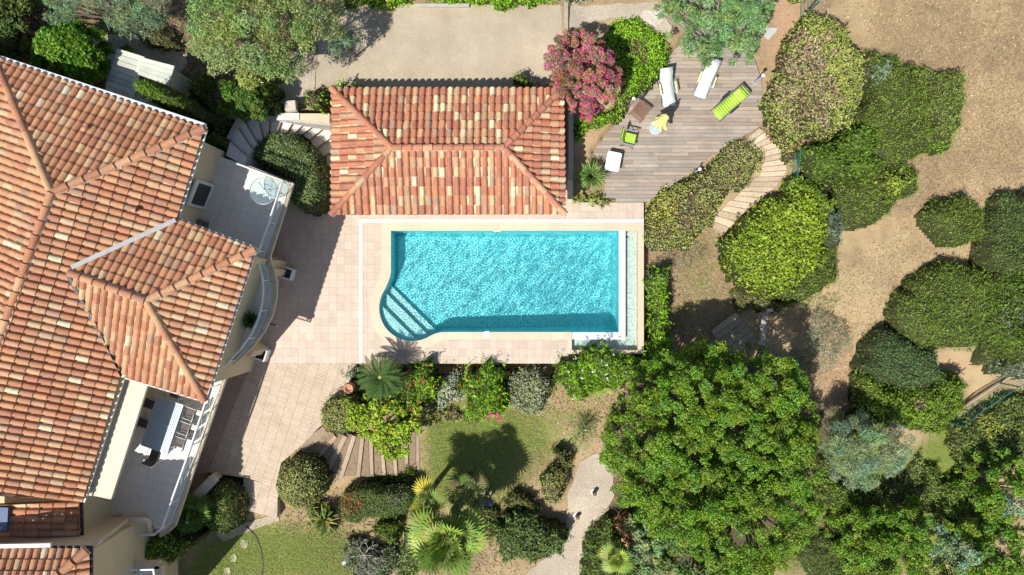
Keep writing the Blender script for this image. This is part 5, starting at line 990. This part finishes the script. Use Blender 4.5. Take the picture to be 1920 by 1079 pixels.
lounger(1252,197,(1244,149), 'cream sling lounger nearest the pink shrub with raised back', fab_w, True, ang=38)
lounger(1310,181,(1332,125), 'flatter cream sling lounger near the top of the deck', fab_w, True, ang=22, seat=.9)
L3 = lounger(1342,217,(1385,180), 'lime green cushioned lounger at the right side of the deck', fab_g, True, ang=14, pad=.07, armc=M['dark'], w_=.55, seat=.85, back=.85)
m = MB(); m.box((1.28, 0, .34+.14), (.30, .54, .10), 0, 0, -.25); m.build('pillow', fab_g, L3, False, .04, True)
def armchair():
    a = P(1178, 264, DZ); r = thing('garden_armchair', (a.x, a.y, DZ), 'lime green cushioned armchair with grey folding frame on the deck', 'armchair', None, math.radians(-14))
    m = MB(); m.box((.02, 0, .42), (.50, .50, .09)); m.build('seat_cushion', fab_g, r, False, .03, True)
    m = MB(); m.box((-.36, 0, .72), (.10, .50, .62), 0, 0, -.32); m.build('back_cushion', fab_g, r, False, .03, True)
    for s in (-1, 1):
        m = MB(); m.box((-.02, s*.33, .62), (.56, .06, .03)); m.build('armrest', stainless, r, False, .01, True)
        m = MB(); m.tube([(.32, s*.33, 0), (-.22, s*.33, .62), (-.46, s*.31, 1.02)], .013, 6); m.build('leg', stainless, r, True, 0, True)
        m = MB(); m.tube([(-.34, s*.33, 0), (.28, s*.33, .6)], .013, 6); m.build('leg', M['dark'], r, True, 0, True)
    m = MB(); m.tube([(-.47, -.31, 1.03), (-.47, .31, 1.03)], .014, 6); m.tube([(.27, -.3, .38), (.27, .3, .38)], .014, 6); m.build('frame', M['dark'], r, True, 0, True)
armchair()
def slat_table():
    a = P(1201, 208, DZ+.45); r = thing('slatted_table', (a.x, a.y, DZ), 'square dark brown slatted wooden side table on the deck', 'table', None, math.radians(52)); Lx, Ly = .72, .68
    for i in range(9): m = MB(); m.box((0, -Ly/2+.04+i*(Ly-.08)/8, .45), (Lx, .055, .02)); m.build('slat', brown_w, r, False, 0, True)
    for s in (-1, 1): m = MB(); m.box((s*(Lx/2+.02), 0, .445), (.05, Ly+.02, .04)); m.build('rail', brown_w, r, False, .005, True)
    for x in (-1, 1):
        for y in (-1, 1): m = MB(); m.box((x*(Lx/2-.02), y*(Ly/2-.03), .21), (.05, .05, .42)); m.build('leg', brown_w, r, False, .005, True)
slat_table()
def white_table():
    a = P(1150, 303, DZ+.5); r = thing('white_table', (a.x, a.y, DZ), 'low white plastic table with rounded corners beside the dwarf palm', 'table', None, math.radians(-11)); pts = []
    for cx, cy, a0 in ((.25,.36,0),(-.25,.36,90),(-.25,-.36,180),(.25,-.36,270)): pts += [(cx+.08*math.cos(math.radians(a0+k*22.5)), cy+.08*math.sin(math.radians(a0+k*22.5))) for k in range(5)]
    m = MB(); m.prism(pts, .47, .5); m.build('tabletop', M['white'], r, False, .006, True)
    for x in (-1, 1):
        for y in (-1, 1): m = MB(); m.tube([(x*.26, y*.36, 0), (x*.24, y*.33, .47)], .025, 8); m.build('leg', M['white'], r, True, 0, True)
white_table()
def parasol():
    a = P(1229, 241, DZ); r = thing('parasol', (a.x, a.y, DZ), 'closed yellow parasol standing in a round pale base on the deck', 'parasol')
    m = MB(); m.lathe(a, [(.31,0),(.31,.06),(.27,.09),(.05,.1),(.04,.35)], 28); m.build('base', flat('blue_grey_plastic', (.42,.52,.56), .4, 0, .06, 3, 0), r, False)
    m = MB(); m.tube([a, a+Vector((0,0,2.55))], .022, 8); m.build('pole', stainless, r, True)
    m = MB(); n = 40; vs = []; zs = [1.05, 1.2, 1.5, 1.9, 2.3, 2.42]; rs = [.30, .25, .17, .15, .09, .03]
    for z, q in zip(zs, rs):
        for k in range(n):
            t = 2*PI*k/n; f = 1+.42*math.sin(t*8+z*1.5)*(1 if z < 2.3 else .3)+.15*math.sin(t*3+z*4); vs.append(a+Vector((q*f*math.cos(t), q*f*math.sin(t), z+(.06*math.sin(t*8) if z < 1.3 else 0))))
    m.add(vs, [(i*n+k, i*n+(k+1) % n, (i+1)*n+(k+1) % n, (i+1)*n+k) for i in range(5) for k in range(n)]); m.build('canopy', yel, r, True)
    m = MB(); m.lathe(a+Vector((0,0,2.5)), [(.02,0),(.05,.03),(.02,.09)], 10); m.build('finial', M['dark'], r, True)
parasol()
def basket():
    a = P(1204, 177, DZ+.3); r = thing('lantern', (a.x, a.y, DZ), 'small dark square lantern at the left edge of the deck', 'lantern', None, math.radians(55)); m = MB()
    for x in (-1, 1):
        for y in (-1, 1): m.box((x*.13, y*.13, .2), (.03, .03, .36))
    m.box((0, 0, .03), (.3, .3, .04)); m.box((0, 0, .37), (.31, .31, .03)); m.build('frame', M['dark'], r, False, 0, True)
    m = MB(); m.box((0, 0, .2), (.22, .22, .3)); m.build('pane', M['soil'], r, False, 0, True); m = MB(); m.lathe((0, 0, .385), [(.1,0),(.07,.03),(.02,.06)], 12); m.build('cap', M['bark'], r, True, 0, True)
basket()
def bollard(px, py, label, src=None):
    a = P(px, py, DZ); a.z = DZ if inpoly(np.array([a.x]), np.array([a.y]), [(p.x, p.y) for p in DECK])[0] else th(a.x, a.y)
    if src: return dup(src, a, 0, label)
    r = thing('bollard_light', a, label, 'garden light', 'bollard lights around the deck'); m = MB(); m.lathe((0,0,0), [(.075,0),(.075,.02),(.04,.03),(.035,1.05)], 14); m.build('post', stainless, r, True, 0, True)
    m = MB(); m.lathe((0,0,1.05), [(.035,0),(.085,.02),(.085,.06),(.03,.09)], 14); m.build('cap', M['white'], r, True, 0, True); m = MB(); m.lathe((0,0,0), [(.1,.0),(.1,.012)], 14); m.build('base', M['stone'], r, False, 0, True); return r
bl = bollard(1305, 322, 'slim bollard light at the lower edge of the deck by the mottled hedge'); bollard(1415, 155, 'slim bollard light at the right edge of the deck', bl); bollard(1182, 195, 'slim bollard light beside the slatted table', bl)
def pathlight(px, py, label, src=None):
    a = G(px, py)
    if src: return dup(src, a, .8, label)
    r = thing('path_light', a, label, 'garden light', 'short lights standing on the gravel path'); m = MB(); m.lathe((0,0,0), [(.15,0),(.15,.05),(.13,.06)], 20); m.build('collar', M['white'], r, False, 0, True)
    m = MB(); m.lathe((.02,-.02,.05), [(.1,0),(.1,.28),(.08,.3)], 16); m.build('body', M['dark'], r, True, 0, True); m = MB(); m.lathe((.02,-.02,.35), [(.1,0),(.09,.03),(.03,.06)], 16); m.build('top', M['bark'], r, True, 0, True); return r
pl_ = pathlight(1113, 922, 'upper short round light on the gravel path'); pathlight(1081, 967, 'lower short round light on the gravel path', pl_)
# ------------------------------------------------------------------ terrace furniture
TZ = 2.5; alu = flat('pale_blue_aluminium', (.46,.56,.63), .4, .2, .04, 3, 0); chair_t = flat('brown_textilene', (.10,.08,.075), .7, 0, .1, 6, 0); blue_s = flat('slate_cushion', (.08,.14,.22), .8, 0, .1, 4, 0)
def dining():
    c = [P(x, y, TZ+.75) for x, y in ((294,743),(344,760),(313,851),(263,836))]; ct = sum(c, Vector())/4; dx = (c[3]-c[0]+c[2]-c[1])/2; L = dx.length; Wd = ((c[1]-c[0])+(c[2]-c[3])).length/2; rz = math.atan2(dx.y, dx.x)
    r = thing('dining_table', (ct.x, ct.y, TZ), 'long pale blue slatted aluminium dining table on the lower terrace', 'table', None, rz)
    n = 15
    for h in (-1, 1):
        for i in range(n): m = MB(); m.box((h*L/4, -Wd/2+.06+i*(Wd-.12)/(n-1), .735), (L/2-.09, .042, .02)); m.build('slat', alu, r, False, 0, True)
    m = MB()
    for s in (-1, 1): m.box((0, s*(Wd/2-.015), .73), (L, .03, .04)); m.box((s*(L/2-.02), 0, .729), (.04, Wd, .04))
    m.box((0, 0, .728), (.07, Wd, .035)); m.build('frame', alu, r, False, 0, True)
    m = MB(); m.box((0, 0, .705), (L-.02, Wd-.02, .006)); m.build('underlay', alu, r, False, 0, True)
    for x in (-1, 1):
        for y in (-1, 1): m = MB(); m.box((x*(L/2-.06), y*(Wd/2-.06), .35), (.06, .06, .7)); m.build('leg', alu, r, False, 0, True)
    return ct, rz, L, Wd
dt, drz, dL, dW = dining()
def chair(loc, rz, label, src=None, folded=False):
    if src: return dup(src, loc, rz, label)
    r = thing('dining_chair', loc, label, 'chair', 'dining chairs around the terrace table', rz)
    m = MB(); m.box((0, 0, .44), (.44, .44, .02)); m.build('seat', chair_t, r, False, .005, True); m = MB(); m.box((-.27, 0, .70), (.02, .44, .48), 0, 0, -.22); m.build('backrest', chair_t, r, False, .005, True)
    for s in (-1, 1):
        m = MB(); m.tube([(.24, s*.25, 0), (.22, s*.25, .64), (-.26, s*.25, .66)], .014, 6); m.build('armrest', M['gutter'], r, True, 0, True)
        m = MB(); m.tube([(-.26, s*.25, 0), (-.22, s*.24, .44), (-.33, s*.24, .96)], .014, 6); m.build('leg', M['gutter'], r, True, 0, True)
        m = MB(); m.tube([(.22, s*.24, 0), (.22, s*.24, .43)], .014, 6); m.build('leg', M['gutter'], r, True, 0, True)
    m = MB(); m.tube([(-.33, -.24, .96), (-.35, 0, .97), (-.33, .24, .96)], .014, 6); m.build('top_bar', M['gutter'], r, True, 0, True); return r
ux = Vector((math.cos(drz), math.sin(drz), 0)); uy = Vector((-ux.y, ux.x, 0)); g0 = Vector((dt.x, dt.y, TZ))
e_ = 1 if uy.x > 0 else -1
ch0 = chair(g0+ux*(dL/2+.32), drz+PI, 'dining chair at the lower end of the terrace table')
for i, t in enumerate((-.78, -.12, .55)): chair(g0+ux*t+uy*e_*(dW/2+.28), drz-PI/2*e_, ('upper','middle','lower')[i]+' chair of the three on the sunny side of the terrace table', ch0)
for i, t in enumerate((-.6, .25)): chair(g0+ux*t-uy*e_*(dW/2+.28), drz+PI/2*e_, ('upper','lower')[i]+' chair on the shaded house side of the terrace table', ch0)
chair(g0-ux*(dL/2+.3), drz, 'dining chair at the roof end of the terrace table', ch0)
def round_table():
    a = P(494, 358, TZ+.74); r = thing('glass_table', (a.x, a.y, TZ), 'round glass table on the upper terrace corner', 'table'); c = Vector((a.x, a.y, TZ))
    m = MB(); m.lathe(c+Vector((0,0,.73)), [(.56,0),(.56,.012)], 40); m.build('tabletop', M['frost'], r); m = MB(); m.tube([c+Vector((.57*math.cos(t), .57*math.sin(t), .735)) for t in [k*2*PI/40 for k in range(41)]], .018, 6, False); m.build('rim', stainless, r, True)
    for k in range(4): t = k*PI/2+.5; m = MB(); m.tube([c+Vector((.45*math.cos(t), .45*math.sin(t), 0)), c+Vector((.12*math.cos(t+.3), .12*math.sin(t+.3), .4)), c+Vector((.42*math.cos(t), .42*math.sin(t), .72))], .014, 6); m.build('leg', M['dark'], r, True)
round_table()
def bench():
    a = P(370, 421, TZ+.4); r = thing('slatted_bench', (a.x, a.y, TZ), 'small dark slatted bench tucked under the eave between the two roofs', 'bench', None, -ROT)
    for i in range(6): m = MB(); m.box((0, -.2+i*.08, .4), (.6, .055, .02)); m.build('slat', M['bark'], r, False, 0, True)
    for x in (-1, 1): m = MB(); m.box((x*.25, 0, .19), (.05, .44, .38)); m.build('leg', M['bark'], r, False, 0, True)
bench()
def potted(px, py, z, label, potm, cols, rad=.38, h=.5, pr=.24, n=260):
    a = P(px, py, z+.8); a.z = z; r = thing('potted_plant', a, label, 'potted plant'); m = MB(); m.lathe(a, [(pr*.7,0),(pr,h-.05),(pr*1.08,h),(pr*.9,h),(pr*.85,h-.06)], 20); m.build('pot', potm, r, True)
    hub = a+Vector((0,0,h)); q = []
    for i in range(n):
        az = random.uniform(0, 7); el = random.uniform(.05, 1.5); d = Vector((math.cos(az)*math.cos(el), math.sin(az)*math.cos(el), math.sin(el))); s = Vector((-math.sin(az), math.cos(az), 0))*.02; l = rad*random.uniform(.7, 1.15); q.append(((hub, hub+d*l*.55+s, hub+d*l, hub+d*l*.55-s), tuple(x*random.uniform(.7, 1.3) for x in random.choice(cols))))
    blades(r, 'foliage', q); return r
potted(466, 601, TZ, 'round green plant in a blue pot on the shaded curved terrace', M['bluepot'], [(.10,.22,.05),(.07,.16,.04)], .48)
def urn():
    c = P(655, 728, .35); a = Vector((c.x, c.y, -.02)); r = thing('terracotta_urn', a, 'terracotta urn at the left foot of the cycad palm', 'pot'); m = MB(); m.lathe(a, [(.14,0),(.24,.2),(.27,.4),(.2,.52),(.23,.58),(.17,.58),(.15,.45)], 24); m.build('body', M['pot'], r, True); m = MB(); m.lathe(a+Vector((0,0,.44)), [(.15,0),(.15,.01)], 16); m.build('soil', M['soil'], r)
urn()
for px, py, l in ((538,513,'white square planter against the shaded buttress on the pool paving'),(489,665,'white square planter below the lower end of the curved terrace')):
    a = P(px, py, .45); a.z = 0; r = thing('planter', a, l, 'planter', 'white square planters', -ROT)
    for x, y, sx, sy in ((-.24,0,.06,.54),(.24,0,.06,.54),(0,-.24,.42,.06),(0,.24,.42,.06)): m = MB(); m.box((x, y, .28), (sx, sy, .52)); m.build('side', M['white'], r, False, .004, True)
    m = MB(); m.box((0, 0, .25), (.42, .42, .3)); m.build('soil', M['dark'], r, False, 0, True)
a = P(219, 972, 2.62); r = thing('clay_jar', (a.x, a.y, 2.5), 'clay jar lying on its side in the terrace corner', 'pot'); m = MB(); ang = .5; d = Vector((math.cos(ang), math.sin(ang), 0)); c = Vector((a.x, a.y, 2.68)); m.tube([c-d*.28, c-d*.22, c-d*.05, c+d*.12, c+d*.2, c+d*.24], [.06,.13,.18,.14,.08,.11], 14); m.build('body', M['pot'], r, True)
for px, py, z, l in ((513,609,2.45,'short black wall lamp on the curved terrace edge'),(345,978,2.2,'black spot lamp on the lower end of the terrace edge')):
    a = P(px, py, z); r = thing('wall_lamp', a, l, 'lamp'); m = MB(); m.tube([a-Vector((.2,-.06,0)), a+Vector((.1,-.03,0))], .03, 8); m.build('arm', M['dark'], r, True); m = MB(); m.tube([a+Vector((.1,-.03,.02)), a+Vector((.17,-.05,.02))], .05, 10); m.build('head', stainless, r, True)
# ------------------------------------------------------------------ green metal fences
def fence(pts, h, label, nm='metal_fence', vertical=True, wall=None):
    g = [G(x, y) for x, y in pts]; r = thing(nm, g[0], label, 'fence')
    for p in g: m = MB(); m.bar(p-Vector((0,0,.1)), p+Vector((0,0,h+.05)), .06, .06); m.build('post', M['green_metal'], r)
    for a, b in zip(g[:-1], g[1:]):
        m = MB(); n = int((b-a).length/.12)
        for i in range(1, n): p = a.lerp(b, i/n); m.bar(p, p+Vector((0,0,h)), .006, .006)
        for k in (0, .2, .4, .6, .8, 1): m.bar(a+Vector((0,0,.05+k*(h-.06))), b+Vector((0,0,.05+k*(h-.06))), .035 if k in (0, 1) else .01, .035 if k in (0, 1) else .01)
        m.build('panel', M['green_metal'], r)
    if wall: 
        m = MB()
        for a, b in zip(g[:-1], g[1:]): m.bar(a+Vector((0,0,-.1)), b+Vector((0,0,-.1)), .14, .4)
        m.build('base_wall', M['sleeper'], r)
fence([(1500,-60),(1501,36)], 1.9, 'green metal fence entering the top of the picture beside the ivy mound')
fence([(1490,290),(1484,335)], .7, 'short green metal fence at the right end of the sleeper path')
fence([(1772,790),(1800,766),(1872,718),(1940,682)], 1.45, 'green metal fence on a low wall above the bottom right slope', wall=True)
# ------------------------------------------------------------------ person
def skin(name, joints, edges, mat, root, sub=2, rootv=0):
    me = bpy.data.meshes.new(name); me.from_pydata([Vector(j[:3]) for j in joints], edges, []); o = link(me, name, mat, root)
    md = o.modifiers.new('s', 'SKIN'); md.use_smooth_shade = True; sv = me.skin_vertices[0].data
    for i, j in enumerate(joints): sv[i].radius = (j[3], j[4] if len(j) > 4 else j[3]); sv[i].use_root = (i == rootv)
    ss = o.modifiers.new('d', 'SUBSURF'); ss.levels = ss.render_levels = sub; return o
def person():
    g = G(915, 929); r = thing('person', g, 'person in blue patterned shirt standing in palm shade holding a remote controller', 'person', None, 0)
    sk_m = flat('skin', (.45,.26,.18), .6, 0, .05, 4, 0); shirt = newmat('blue_print'); mm, nt_, b = shirt; co = coords(nt_); f = noise(nt_, co, 22, 3, .6); nt_.links.new(ramp(nt_, f, [(.4, (.02,.10,.42)), (.5, (.06,.30,.72)), (.6, (.40,.16,.14)), (.66, (.04,.2,.6))]), b.inputs['Base Color'])
    J = []; E = []
    def jn(p, rad, par=None): J.append((*p, rad)); i = len(J)-1; (E.append((par, i)) if par is not None else None); return i
    pel = jn((0,0,.95), .13); sp1 = jn((0,0,1.15), .12, pel); ch = jn((0,.01,1.35), .14, sp1); nk = jn((0,.02,1.48), .06, ch); hd0 = jn((0,.04,1.56), .075, nk); hd = jn((0,.045,1.66), .098, hd0); tp = jn((0,.03,1.75), .06, hd); jn((0,.15,1.64), .018, hd)
    for s in (-1, 1):
        hip = jn((s*.1,0,.9), .095, pel); kn = jn((s*.13,.03,.5), .06, hip); an = jn((s*.15,0,.09), .042, kn); ft = jn((s*.16,.09,.045), .042, an); jn((s*.17,.19,.03), .03, ft)
        sh_ = jn((s*.19,0,1.40), .065, ch); el = jn((s*.27,.05,1.13), .045, sh_); wr = jn((s*.12,.30,1.14), .03, el); pm = jn((s*.10,.37,1.15), .032, wr)
        th_ = jn((s*.06,.37,1.19), .011, wr); jn((s*.04,.40,1.20), .009, th_)
        for k in range(4): f1 = jn((s*(.125-.004*k),.40+.0*k,1.17-.02*k), .010, pm); jn((s*(.10-.006*k),.435-.006*k,1.165-.02*k), .009, f1)
        jn((s*.085,.04,1.65), .016, hd)
    skin('body', J, E, sk_m, r)
    skin('shirt', [(0,0,.92,.165,.14),(0,0,1.15,.16,.13),(0,.01,1.36,.175,.14),(0,.01,1.43,.09),(-.21,0,1.40,.085),(-.27,.03,1.24,.075),(.21,0,1.40,.085),(.27,.03,1.24,.075)], [(0,1),(1,2),(2,3),(2,4),(4,5),(2,6),(6,7)], mm, r)
    skin('shorts', [(0,0,.96,.15),(-.1,0,.85,.115),(-.13,.02,.58,.09),(.1,0,.85,.115),(.13,.02,.58,.09)], [(0,1),(1,2),(0,3),(3,4)], flat('dark_shorts', (.04,.05,.07), .8, 0, .1, 4, 0), r)
    skin('hair', [(0,.0,1.72,.09),(0,-.03,1.66,.085),(0,.03,1.745,.075)], [(0,1),(0,2)], flat('brown_hair', (.09,.05,.03), .8, 0, .2, 20, .3), r)
    for s in (-1, 1):
        skin('shoe', [(s*.15,-.04,.045,.05),(s*.16,.08,.045,.05),(s*.17,.21,.035,.04)], [(0,1),(1,2)], flat('pale_shoe', (.5,.55,.6), .6, 0, .05, 3, 0), r, 1)
        m = MB(); m.lathe((s*.035,.135,1.665), [(.0,0),(.012,.006),(.0,.012)], 8); m.build('eye', M['dark'], r, True, 0, True)
    c = thing('remote_controller', g+Vector((0,.41,1.14)), 'small dark remote controller held by the person', 'controller'); m = MB(); m.box((0,0,0), (.17,.1,.035)); m.build('body', M['dark'], c, False, .01, True); m = MB(); m.box((0,.04,.06), (.15,.01,.09), 0, -.5); m.build('screen', M['bluepot'], c, False, 0, True)
person()
# ------------------------------------------------------------------ ground litter
def litter(name, regions, n, cols, L, Wd, label_kind='stuff', up=.015):
    Pn = []; Cn = []
    for reg, frac in regions:
        k = int(n*frac); wp = W(reg, -1.3); q = sample([tuple(p) for p in wp], k)+RNG.normal(0, .28, (k, 2)); z = TH(q[:,0], q[:,1])+up+RNG.random(k)*.02; ok = z > -5; Pn.append(np.column_stack([q, z])[ok])
    Pn = np.vstack(Pn); V, F, C = leaves(Pn, np.tile([0, 0, 1.], (len(Pn), 1)), L, Wd, jit(palette(cols, len(Pn)), .2), .45); o = mesh_np(name, V, F, C, M['leaf']); tag(o, kind='stuff')
DRYR = [(1440,0),(1920,0),(1920,480),(1700,500),(1640,780),(1560,780),(1480,600),(1700,420),(1830,300),(1600,60),(1500,20)]
litter('fallen_leaves', [(DRYR, .7), ([(1230,430),(1370,430),(1420,580),(1300,680),(1240,640)], .2), ([(1060,700),(1230,720),(1150,860),(1040,850)], .1)], 5200, [(.62,.50,.34,3),(.45,.33,.2,3),(.3,.2,.12,2),(.8,.72,.58,.4)], .11, .05)
litter('dry_grass', [([(1640,0),(1920,0),(1920,360),(1850,300),(1700,420),(1600,60)], .5), ([(1230,430),(1370,430),(1400,560),(1300,660),(1240,600)], .25), (DRYR, .25)], 42000, [(.52,.39,.23,3),(.42,.31,.18,3),(.25,.18,.11,3),(.35,.35,.15,.6)], .16, .013, up=.03)
litter('lawn_grass', [([(800,750),(1000,780),(1030,850),(960,950),(805,950)], .5), ([(470,975),(640,1000),(680,1085),(360,1085),(400,1010)], .38), ([(1520,930),(1740,860),(1700,960),(1590,960),(1580,1080),(1520,1080)], .12)], 60000, [(.24,.32,.06,3),(.30,.38,.09,3),(.38,.38,.14,2),(.15,.22,.04,2),(.50,.43,.23,1)], .10, .014, up=.03)
litter('dead_leaves', [([(0,40),(640,60),(560,240),(430,240),(380,230),(120,120),(0,90)], .4), ([(640,690),(1200,690),(1180,780),(1000,790),(780,770)], .25), ([(520,960),(640,920),(720,1000),(1000,960),(960,1079),(640,1079)], .35)], 9000, [(.35,.22,.13,3),(.45,.32,.2,2),(.2,.14,.08,2),(.16,.2,.07,1)], .10, .05)
# ------------------------------------------------------------------ filling planting between the named bushes
shrub('mastic_bush', [(1590,225),(1625,215),(1660,250),(1690,290),(1670,320),(1630,310),(1600,280)], 1.5, 'green bush filling the gap between ivy mound, laurel and broad olive bush', 'bush', pal=MAST, r=.7, dens=600, L=.12, Wd=.032, clump=.24)
shrub('mastic_bush', [(1460,335),(1495,325),(1540,345),(1560,390),(1540,420),(1500,400),(1465,370)], 1.3, 'green bush between the coarse laurel and the yellow-green bush', 'bush', pal=MID, r=.6, dens=520)
shrub('flowering_bush', [(1430,240),(1465,258),(1500,268),(1496,300),(1490,325),(1476,300),(1462,275),(1438,262)], .7, 'thin strip of red-brown and green foliage along the sleeper path', 'bush', pal=IVY+BROWN+[(.34,.17,.10,2)], r=.3, dens=420)
shrub('mastic_bush', [(1680,320),(1712,318),(1722,345),(1708,370),(1682,362)], .9, 'small round dark bush right of the yellow and purple bush', 'bush', pal=MAST, r=.5, dens=600, L=.12, Wd=.032)
shrub('silver_bush', [(1450,560),(1520,555),(1575,540),(1585,565),(1540,588),(1480,596),(1445,585)], .35, 'sparse pale green ground plants above the feathery bush', 'bush', pal=OLIVE+BLUEG+IVY, L=.14, Wd=.02, dens=260, r=.4, spread=1.2, core=False)
shrub('shrub', [(1205,500),(1225,500),(1235,525),(1225,545),(1207,540)], .9, 'small grey shrub at the top of the oleander hedge', pal=OLIVE+BROWN, r=.3, L=.12, Wd=.02, dens=380, spread=1.1)
shrub('mastic_bush', [(1850,620),(1880,660),(1870,690),(1840,690),(1830,660)], .7, 'small straggly bush under the dark right-edge bush', 'bush', pal=OLIVE+MAST, r=.4, L=.14, Wd=.02, dens=380)
shrub('slope_shrub', [(1600,920),(1650,905),(1720,880),(1745,920),(1730,950),(1680,955),(1620,962),(1590,990),(1560,1010),(1545,960)], .5, 'low olive scrub between the silvery tree and the bottom right trees', pal=[(.17,.23,.06,3),(.22,.28,.08,2),(.28,.30,.10,1),(.12,.17,.04,2)], r=.5, camp=.15, dens=420, L=.13, Wd=.03)
shrub('slope_shrub', [(1500,1010),(1560,1000),(1600,1010),(1600,1090),(1520,1100),(1500,1060)], .5, 'low dark green scrub left of the bottom right trees', pal=[(.13,.20,.05,3),(.18,.25,.06,2),(.1,.15,.03,2)], r=.5, camp=.15, dens=420, L=.13, Wd=.03)
shrub('slope_shrub', [(1770,930),(1850,950),(1880,990),(1820,1005),(1760,995)], .5, 'grey-green scrub above the bottom right corner tree', pal=OLIVE+MAST, r=.5, camp=.15, dens=420, L=.13, Wd=.025)
shrub('shrub', [(640,690),(668,684),(690,690),(660,712),(652,730),(642,720)], .25, 'small blue-grey succulent plants beside the urn', 'plant', base=-.1, pal=BLUEG+SILV, r=.2, dens=380, L=.09, Wd=.04)
shrub('oleander', [(728,690),(765,680),(790,700),(800,750),(775,790),(745,780),(730,740)], 2.0, 'darker oleander directly behind the cycad palm with a few red flowers', 'oleander', 'oleander row below the pool', base=-1.0, pal=MID+DARK, L=.16, Wd=.03, r=.5, spread=.8, spray=10, sl=.5, flowers=[(RED,8,.07)], top=.5)
shrub('shrub', [(860,760),(800,755),(790,790),(770,800),(800,812),(850,790),(900,792),(900,780)], .3, 'thin strip of low green plants in front of the oleanders', pal=MID+TAN, base=-1.25, r=.3, dens=320)
shrub('shrub', [(880,935),(900,930),(930,950),(935,1000),(910,1020),(890,1000)], .6, 'shaded brown and green undergrowth beside the person', pal=BROWN+DARK+MID, base=-1.6, r=.4, dens=300, L=.14, Wd=.05)
shrub('shrub', [(745,1000),(800,985),(830,1000),(820,1050),(780,1090),(740,1085)], .7, 'grey-green undergrowth left of the large fan palm', pal=OLIVE+MID, base=-1.6, r=.4, dens=360, L=.14, Wd=.04)
shrub('shrub', [(0,60),(30,45),(60,60),(60,95),(20,108),(-10,100)], .9, 'shadowy green shrub at the left edge above the house roof', pal=DARK+OLIVE, r=.5)
shrub('slope_shrub', [(1545,830),(1570,900),(1640,935),(1600,960),(1540,950),(1525,890)], .9, 'dark green scrub between the large tree group and the silvery tree', pal=DARK+MAST, r=.6, camp=.2, dens=420)
shrub('slope_shrub', [(1715,850),(1735,840),(1735,880),(1700,915),(1660,930),(1690,895)], .5, 'thin olive scrub right of the silvery tree', pal=MAST+OLIVE, r=.4, dens=420, L=.13, Wd=.03)
shrub('slope_shrub', [(1835,890),(1860,900),(1850,960),(1880,995),(1940,990),(1940,1010),(1850,1000),(1825,960)], .6, 'dark scrub under the round tree at the right edge', pal=DARK+MAST, r=.4, dens=420)
